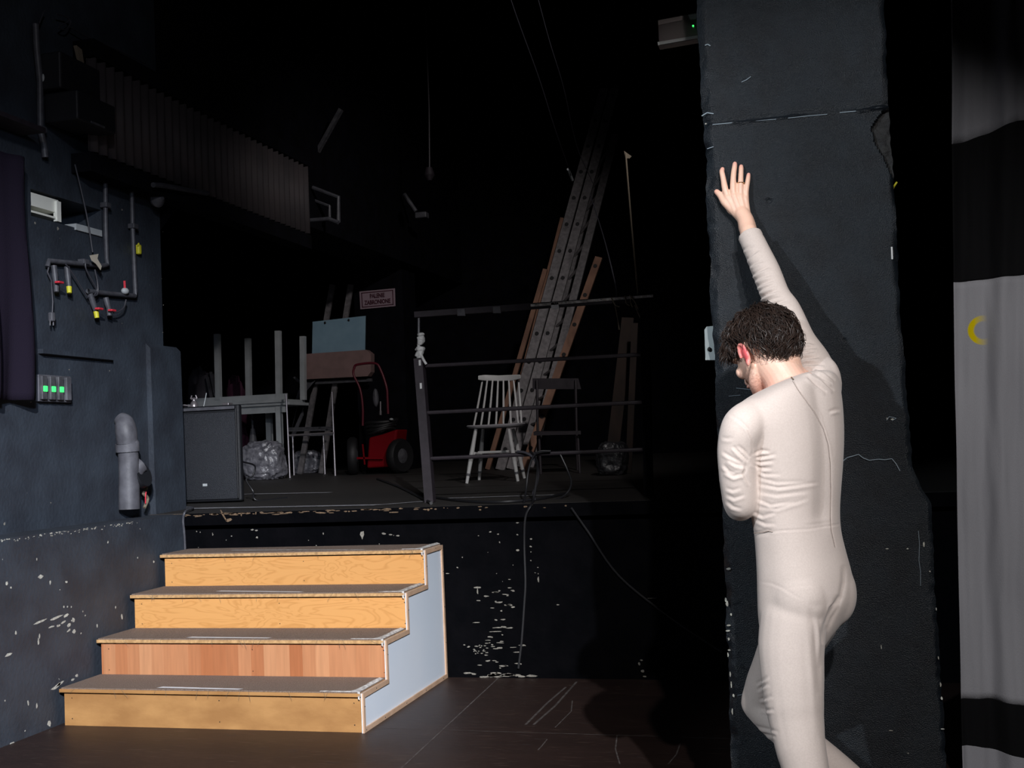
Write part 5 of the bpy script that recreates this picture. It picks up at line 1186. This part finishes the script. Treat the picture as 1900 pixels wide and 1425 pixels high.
# skin tone: ears and knuckles redder, stubble on the jaw widened to paint in its shadow, scalp dark under the hair
col = np.tile(np.array([.78, .50, .38]), (len(co), 1))
loc = co - HC; cs, cf, cu_ = loc @ Sh, loc @ Fh, loc @ Uh
hm = (np.linalg.norm(loc, axis=1) < .17)
def blend(mask, c): 
    global col
    m = np.clip(mask, 0, 1)[:, None]; col = col * (1 - m) + np.array(c) * m
ear = np.exp(-((np.abs(cs) - .088) / .010) ** 2 - ((cf + .015) / .022) ** 2 - ((cu_ + .022) / .034) ** 2) * hm; blend(ear * 1.3, (.78, .13, .14))
stub = hm * np.clip((-.038 - cu_) / .02, 0, 1) * np.clip((cf + .012) / .02, 0, 1); nzv = np.array([mnoise.noise(Vector(c * 260)) for c in co[stub > 0]]) if (stub > 0).any() else np.zeros(0)
sn = np.zeros(len(co)); sn[stub > 0] = .55 + .45 * nzv; blend(stub * sn * .9, (.16, .10, .07))
lips = hm * np.exp(-((cu_ + .068) / .007) ** 2 - ((cf - .092) / .012) ** 2 - (cs / .022) ** 2); blend(lips, (.62, .22, .18))
bald = hm * (cu_ > -.045 - .5 * cf) * (cf < .055); blend(bald * .0, (.1, .06, .04))
nk = np.clip((hp(0, 0, -.06)[2] - co[:, 2]) / .05, 0, 1) * (co[:, 2] > 1.40) * (np.linalg.norm(loc, axis=1) < .25); blend(nk * .35, (.85, .40, .32))
hand = (co[:, 2] > 1.90).astype(float); blend(hand * .55, (.92, .58, .43))
tips = np.zeros(len(co))
for x, y in ((1340, 312), (1364, 302), (1374, 307), (1389, 322), (1329, 355)): tips = np.maximum(tips, np.exp(-(np.linalg.norm(co - pp(x, y, FZ - .01), axis=1) / .012) ** 2))
blend(tips * .6, (.86, .33, .27))
ca = bme.color_attributes.new('skin_tone', 'FLOAT_COLOR', 'POINT'); ca.data.foreach_set('color', np.hstack([col, np.ones((len(col), 1))]).astype(np.float32).ravel())
nt_ = M['skin'].node_tree; at = nt_.nodes.new('ShaderNodeAttribute'); at.attribute_name = 'skin_tone'; nt_.links.new(at.outputs['Color'], nt_.nodes['Principled BSDF'].inputs['Base Color'])
M['skin'].node_tree.nodes['Principled BSDF'].inputs['Subsurface Weight'].default_value = .12
M['skin'].node_tree.nodes['Principled BSDF'].inputs['Subsurface Radius'].default_value = (.012, .005, .003)
M['skin'].node_tree.nodes['Principled BSDF'].inputs['Subsurface Scale'].default_value = 1.0
def place(me, name, parent, mats=None):
    c = np.empty(len(me.vertices) * 3); me.vertices.foreach_get('co', c); c = c.reshape(-1, 3) - OFFP; me.vertices.foreach_set('co', c.ravel()); me.update()
    o = bpy.data.objects.new(name, me); COL.objects.link(o); o.parent = parent; return o
body = place(bme, 'body', person)
for s_ in (-1, 1):
    k = MB(); k.ell(hp(s_ * .032, .070, -.012), (.0125, .0125, .0125), AX); k.build('eye', mat('eye_white', (.7, .68, .65), .2), body, smooth=True)
    k = MB(); k.tube([hp(s_ * .014, .0895, .014), hp(s_ * .032, .090, .020), hp(s_ * .050, .078, .016)], [.004, .005, .003], 8, 4); k.build('eyebrow', mat('eyebrow_hair', (.02, .014, .012), .8), body, smooth=True)
k = MB(); rc = pp(1374.4, 340, FZ - .0088 - .0118); ra = unit(pp(1373.4, 325, FZ) - pp(1373, 355, FZ - .006)); u_, v_, _ = frame(ra)
k.tube([rc + .0098 * (math.cos(a) * u_ + math.sin(a) * v_) for a in np.linspace(0, 2 * PI, 25)], .0013, 8, 1); ring = k.build('ring', mat('gold', (.85, .60, .25), .2, 1.0), person, smooth=True)
ring['label'] = 'thin gold ring on the ring finger'

# ---- bodysuit
sk = MB(); torso(sk, 0); limbs(sk, 0); legs(sk, 0)
sme = finish(sk, 'bodysuit', None, person, .0034, 45)
n = len(sme.vertices); co = np.empty(n * 3); sme.vertices.foreach_get('co', co); co = co.reshape(-1, 3)
nr = np.empty(n * 3); sme.vertices.foreach_get('normal', nr); nr = nr.reshape(-1, 3)
cc = (co - CAM) @ RC; px = CX - FPX * cc[:, 0] / cc[:, 2]; py = CY + FPX * cc[:, 1] / cc[:, 2]
vis = np.clip(-(nr * ((co - CAM) / np.linalg.norm(co - CAM, axis=1)[:, None])).sum(1) * 3 + .3, 0, 1)
PXM = .0015                                     # metres per pixel about here
def seg_d(pts):
    best = np.full(n, 1e9); tt = np.zeros(n); sgn = np.zeros(n); L_ = [0]
    for a, b in zip(pts, pts[1:]): L_.append(L_[-1] + math.hypot(b[0] - a[0], b[1] - a[1]))
    for i, (a, b) in enumerate(zip(pts, pts[1:])):
        dx, dy = b[0] - a[0], b[1] - a[1]; l2 = dx * dx + dy * dy
        t = np.clip(((px - a[0]) * dx + (py - a[1]) * dy) / l2, 0, 1); qx, qy = px - a[0] - t * dx, py - a[1] - t * dy; d = np.hypot(qx, qy)
        m = d < best; best[m] = d[m]; tt[m] = ((L_[i] + t * math.sqrt(l2)) / L_[-1])[m]; sgn[m] = np.sign(dx * qy - dy * qx)[m]
    return best, tt, sgn
disp = np.zeros(n)
def fold_(pts, depth, wd, ridge=.7, taper=True, sel=None):
    # groove along a line with a rounded ridge on its lower side
    pts2 = []
    for i in range(len(pts) - 1):
        a, b = pts[i], pts[i + 1]; pts2 += [a]
    pts2 += [pts[-1]]
    d, t, s_ = seg_d(pts2); env = np.sin(np.clip(t, 0.0, 1) * PI) ** .6 if taper else 1.0
    f = -depth * np.exp(-(d / wd) ** 2) + ridge * depth * np.exp(-((d * s_ - wd * 1.7) / (wd * 1.1)) ** 2)
    f = f * env * vis
    if sel is not None: f = f * sel
    disp[:] += f * (d < wd * 6)
front = co[:, 1] < 9
armR = ((co - pp(1459, 578, 3.42))[:, 1] > -.12) * (py < 715)
mm = .001
# raised sleeve: rings of creases from cuff to elbow and on to the shoulder
for y0, y1, x0, x1, dp in ((468, 455, 1372, 1400, .9), (487, 462, 1380, 1409, 1.4), (496, 483, 1387, 1418, 1.2), (516, 494, 1387, 1428, 1.6), (523, 509, 1394, 1434, 1.2), (537, 519, 1395, 1436, 1.4), (545, 528, 1399, 1440, 1.0), (556, 537, 1405, 1446, 1.5),
                           (563, 551, 1415, 1455, 1.3), (571, 556, 1425, 1462, 1.2), (562, 540, 1400, 1432, 1.3), (578, 566, 1436, 1460, 1.0), (590, 572, 1446, 1470, 1.2)):
    fold_([(x0, y0), ((x0 + x1) / 2, (y0 + y1) / 2 - 2.0), (x1, y1)], dp * 3.2 * mm, 2.7, .9)
fold_([(1462, 605), (1475, 603), (1488, 608), (1498, 620)], 3.4 * mm, 2.6, 1.0)
for pts, dp in (([(1470, 668), (1490, 655), (1515, 650)], 1.6), ([(1468, 676), (1492, 665), (1522, 662)], 1.9), ([(1470, 684), (1495, 675), (1530, 676)], 1.8), ([(1480, 641), (1500, 634), (1512, 638)], 1.4), ([(1478, 655), (1495, 645), (1518, 645)], 1.5),
                ([(1484, 691), (1510, 690), (1545, 712)], 1.8), ([(1500, 690), (1525, 705), (1548, 725)], 1.7), ([(1497, 697), (1515, 714), (1534, 728)], 1.3), ([(1506, 680), (1530, 690), (1550, 706)], 1.5), ([(1470, 625), (1482, 622), (1495, 628)], 1.2),
                ([(1537, 764), (1552, 760), (1560, 761)], 1.0)):
    fold_(pts, dp * 3.0 * mm, 2.8, .9)
# left sleeve seam, sleeve creases
fold_([(1352, 768), (1372, 780), (1388, 796), (1396, 815), (1398, 835), (1393, 850)], 3.0 * mm, 2.6, .5)
for pts, dp in (([(1338, 812), (1350, 814), (1360, 812)], .9), ([(1360, 828), (1372, 840), (1388, 856)], 2.6), ([(1368, 826), (1382, 838), (1392, 850)], 2.2), ([(1340, 838), (1356, 848), (1378, 860)], 1.6), ([(1350, 852), (1366, 862), (1385, 866)], 1.8), ([(1342, 862), (1352, 874), (1366, 879)], 1.5),
                ([(1344, 875), (1362, 884), (1380, 878)], 1.9), ([(1346, 905), (1360, 910), (1375, 905)], .9), ([(1348, 918), (1362, 925), (1382, 918)], 1.0), ([(1385, 862), (1380, 880), (1392, 900)], 1.6), ([(1349, 930), (1360, 940), (1378, 945)], 1.0)):
    fold_(pts, dp * 1.9 * mm, 3.0, .8)
# creases pulling across the left side of the back
for pts, dp in (([(1395, 845), (1412, 836), (1430, 838)], 2.6), ([(1394, 850), (1415, 848), (1440, 843)], 2.4), ([(1393, 854), (1412, 858), (1436, 855)], 2.2), ([(1393, 858), (1408, 868), (1432, 869)], 2.0), ([(1398, 868), (1420, 880), (1450, 880)], 1.4),
                ([(1402, 884), (1440, 895), (1500, 893)], 1.3), ([(1405, 898), (1445, 905), (1520, 895)], 1.9), ([(1404, 912), (1440, 919), (1500, 912)], 1.2), ([(1403, 925), (1430, 937), (1475, 930)], 1.8), ([(1404, 940), (1440, 944), (1500, 925)], 1.3), ([(1398, 950), (1415, 958), (1440, 950)], 1.8), ([(1402, 964), (1420, 972), (1440, 972)], 1.6),
                ([(1404, 880), (1412, 872), (1420, 868)], 1.4), ([(1545, 968), (1520, 972), (1490, 975)], .5)):
    fold_(pts, dp * 1.35 * mm, 3.0, .9)
# waist seam, back seam with the zip, breech folds
fold_([(1398, 988), (1412, 986), (1424, 983), (1434, 987), (1448, 985), (1500, 982), (1556, 973)], 1.6 * mm, 1.6, .3, False)
fold_([(1400, 990), (1420, 988), (1432, 987)], 2.6 * mm, 2.4, -.4)
seam = [(1471, 706), (1480, 722), (1495, 742), (1512, 765), (1528, 795), (1537, 825), (1541, 860), (1542, 910), (1541, 960), (1543, 985), (1550, 1015)]
fold_(seam, .9 * mm, 1.3, .0, False)
fold_([(1566, 1048), (1566, 1080), (1561, 1105), (1550, 1125)], 4 * mm, 5, 0); fold_([(1560, 1105), (1545, 1135), (1534, 1160), (1527, 1195)], 8 * mm, 6, 0)
fold_([(1530, 1122), (1515, 1124), (1500, 1120)], 1.5 * mm, 7, 0)
fold_([(1558, 1125), (1545, 1150), (1536, 1172)], 2.5 * mm, 2.5, .6); fold_([(1553, 1118), (1541, 1128), (1535, 1150)], 2.0 * mm, 2.5, .6)
fold_([(1503, 1128), (1512, 1160), (1518, 1220), (1521, 1290)], 4.0 * mm, 6, 0); fold_([(1520, 1145), (1527, 1185), (1526, 1240)], 3.0 * mm, 4, .8)
fold_([(1492, 1130), (1500, 1200), (1507, 1270), (1513, 1370)], -2.2 * mm, 6, 0)
fold_([(1408, 1079), (1430, 1082), (1450, 1090), (1472, 1104), (1490, 1112)], 1.0 * mm, 2.5, .5)
fold_([(1455, 1093), (1480, 1088), (1510, 1086)], .8 * mm, 3, .5)
for pts in ([(1402, 1270), (1415, 1262), (1424, 1254)], [(1404, 1282), (1418, 1272), (1426, 1268)], [(1408, 1298), (1420, 1296), (1432, 1290)], [(1412, 1315), (1424, 1318), (1436, 1316)], [(1398, 1352), (1415, 1362), (1440, 1366)], [(1392, 1345), (1420, 1352), (1445, 1358)]):
    fold_(pts, 3.0 * mm, 3, .9)
fold_([(1448, 1280), (1450, 1330), (1460, 1390)], .8 * mm, 6, 0)
# slight overall unevenness of the knit
for i in range(n): pass
co2 = co + nr * disp[:, None]
cax = unit(pp(1389, 437, 3.53) - pp(1402, 468, 3.50)); cce = pp(1391, 438, 3.53); sc_ = (co2 - cce) @ cax
mk = (sc_ > 0) & (np.linalg.norm(co2 - cce, axis=1) < .10); co2[mk] -= sc_[mk][:, None] * cax                       # flat crisp cuff edge
mk2 = (sc_ <= 0) & (sc_ > -.010) & (np.linalg.norm(co2 - cce, axis=1) < .10); co2[mk2] += nr[mk2] * .0012
# drop the cloth inside the neck opening and at the cuff, and keep it off the pillar
keepcuff = None
co2[:, 1] = np.minimum(co2[:, 1], PY - .004)
sme.vertices.foreach_set('co', co2.ravel()); sme.update()
SU = mat('beige_knit', (.620, .530, .478), .78, col2=(.575, .490, .440), nscale=240, bump=.10, bscale=900, sheen=.15, spec=.25)
sme.materials.clear(); sme.materials.append(SU)
suit = place(sme, 'bodysuit', person); suit['label'] = 'beige long-sleeved one-piece bodysuit'
# turned cuff edge, neckline binding, seam thread, zip pull
def ringtube(c, ax, rx, ry, r, name, m, ref=None):
    ax = unit(ax); u_ = unit(np.cross(ax, [0, 1, 0] if ref is None else ref)); v_ = np.cross(ax, u_)
    k = MB(); k.tube([c + rx * math.cos(a) * u_ + ry * math.sin(a) * v_ for a in np.linspace(0, 2 * PI, 33)], r, 8, 1); return k.build(name, m, suit, smooth=True)

k = MB(); sp_ = seam[:]; k.tube([pp(x, y, 3.0) for x, y in sp_], .0008, 5, 2)
# lay the seam thread on the cloth: project every point to the nearest cloth vertex as seen from the front
from mathutils.kdtree import KDTree
kd = KDTree(n)
front_idx = np.where(vis > .25)[0]
kd2 = KDTree(len(front_idx))
for j, i in enumerate(front_idx): kd2.insert(Vector((px[i], py[i], 0)), j)
kd2.balance()
def on_cloth(x, y, off=.0006):
    best = None
    for (c_, j, d_) in kd2.find_n(Vector((x, y, 0)), 12):
        i = front_idx[j]
        if best is None or co2[i][1] < best[0]: best = (co2[i][1], i)
    i = best[1]; q = P(x, y, Y=co2[i][1]); return q + nr[i] * off
def dens(pts, step=6):
    out = []
    for a, b in zip(pts, pts[1:]):
        m = max(1, int(math.hypot(b[0] - a[0], b[1] - a[1]) / step)); out += [(a[0] + (b[0] - a[0]) * i / m, a[1] + (b[1] - a[1]) * i / m) for i in range(m)]
    return out + [pts[-1]]
SE = mat('seam_thread', (.42, .34, .29), .8)
k = MB(); k.tube([on_cloth(x, y) for x, y in dens(seam)], .0006, 5, 1); k.build('back_seam', SE, suit, smooth=True)
k = MB(); k.tube([on_cloth(x, y, .001) for x, y in ((1468.5, 700.5), (1472, 704.5))], .0016, 6, 1); k.build('zip_pull', mat('dark_zip', (.12, .11, .06), .4, .5), suit)
k = MB(); k.tube([on_cloth(x, y, .0004) for x, y in dens([(1399, 989), (1415, 987), (1427, 985), (1434, 987)], 4)], .0009, 5, 1); k.build('waist_seam', SE, suit, smooth=True)

# ---- hair: cap and curling locks
random.seed(5)
HM = mat('dark_brown_hair', (.016, .010, .008), .45, col2=(.034, .021, .016), nscale=50, spec=.28)
cap = MB(); Cc = np.array([0, -.014, .014]); Rr = np.array([.076, .094, .087])
nu, nv = 64, 40
def hairline(az):   # lowest polar angle (from the crown axis) the hair reaches; az 0 = face, pi = nape
    a = abs((az + PI) % (2 * PI) - PI)
    return math.radians(np.interp(a, [0, .5, 1.0, 1.45, 1.75, 2.1, 2.6, PI], [62, 66, 84, 88, 90, 118, 129, 132]))
def capp(az, th, lift=0.0):
    R_ = Rr + lift; v = np.array([math.sin(th) * math.sin(az), math.sin(th) * math.cos(az), math.cos(th)]) * R_ + Cc; return v
vs = []; fs = []
for j in range(nv + 1):
    for i in range(nu):
        az = 2 * PI * i / nu; th = hairline(az) * j / nv
        bump_ = .010 * math.sin(min(1, j / nv * 1.15) * PI * .9) + .006 * mnoise.noise(Vector((math.sin(az) * 3, math.cos(az) * 3, th * 3)))
        if j == nv: bump_ = -.006
        q = capp(az, max(th, .001), bump_); vs.append(hp(*q))
fs = [(j * nu + i, j * nu + (i + 1) % nu, (j + 1) * nu + (i + 1) % nu, (j + 1) * nu + i) for j in range(nv) for i in range(nu)]
cap.add(vs, fs)
def lock(az, th, L_, r0, seed, out=.012, az_drift=0.0, curl=.006):
    pts = []; rs = []; m = 8
    for i in range(m + 1):
        t = i / m; a = az + az_drift * t + .10 * mnoise.noise(Vector((seed, t * 2.2, 0))); h = th + L_ / .095 * t
        lf = .006 + out * math.sin(t * PI * .75) + .016 * (max(0, h - hairline(az)) * .9) + curl * mnoise.noise(Vector((seed, t * 4, 5)))
        if h > hairline(az) + .25: h = hairline(az) + .25 + (h - hairline(az) - .25) * .3
        q = capp(a, h, lf); side = curl * math.sin(t * 7 + seed); q = q + np.array([math.cos(a), -math.sin(a), 0]) * side
        pts.append(hp(*q)); rs.append(max(.0003, r0 * (1 - t) ** .6 * (.6 + .4 * math.sin(min(1, t * 3) * PI / 2))))
    cap.tube(pts, rs, 5, 1)
for i in range(2300):
    az = random.uniform(-PI, PI); hlv = hairline(az); th = hlv * random.random() ** .6
    if 1.3 < abs(az) < 1.85: th *= .72
    lock(az, th * .95, random.uniform(.035, .070), random.uniform(.0010, .0024), i * 1.7, random.uniform(.004, .018), random.uniform(-.35, .35), random.uniform(.002, .006))
for i in range(260):   # longer wavy forelock falling over the brow
    az = random.gauss(-.25, .45); lock(az, random.uniform(.25, .75), random.uniform(.07, .10), random.uniform(.0012, .0024), 900 + i, random.uniform(.012, .030), random.uniform(-.4, .3), .007)
for i in range(200):   # flicking ends at the back
    az = random.uniform(1.9, 3.6); lock(az, hairline(az) * random.uniform(.72, .95), random.uniform(.035, .055), random.uniform(.0010, .0020), 3000 + i, random.uniform(.010, .022), random.uniform(.1, .6), .006)
for s_ in (-1, 1):
    for i in range(110):   # hair in front of the ear
        az = s_ * random.gauss(1.12, .08); lock(az, hairline(az) * .82, random.uniform(.035, .05), .0012, 5000 + i, .003, -s_ * .1, .003)
for i in range(420):   # heavy front hair hanging forward as the head is bowed
    az = random.uniform(-1.15, .55); q0 = hp(*capp(az, hairline(az) * random.uniform(.55, .95), .004)); L_ = random.uniform(.035, .062)
    dv = unit(Fh * random.uniform(.5, 1.0) * math.cos(az) + Sh * math.sin(az) * .55 + Uh * random.uniform(-.25, .25)); pts = []; rs = []
    for j in range(8):
        t = j / 7; sd = np.cross(dv, Uh); pts.append(q0 + dv * L_ * t * (1 - .25 * t) + np.array([0, 0, -1]) * .034 * t * t + sd * .006 * math.sin(t * 6 + i) + Uh * .004 * math.sin(t * 7 + i * 2)); rs.append(.0021 * (1 - t) ** .6 + .0002)
    cap.tube(pts, rs, 5, 1)
hair = cap.build('hair', HM, person, smooth=True, fixn=True); hair['label'] = 'short tousled dark brown hair'
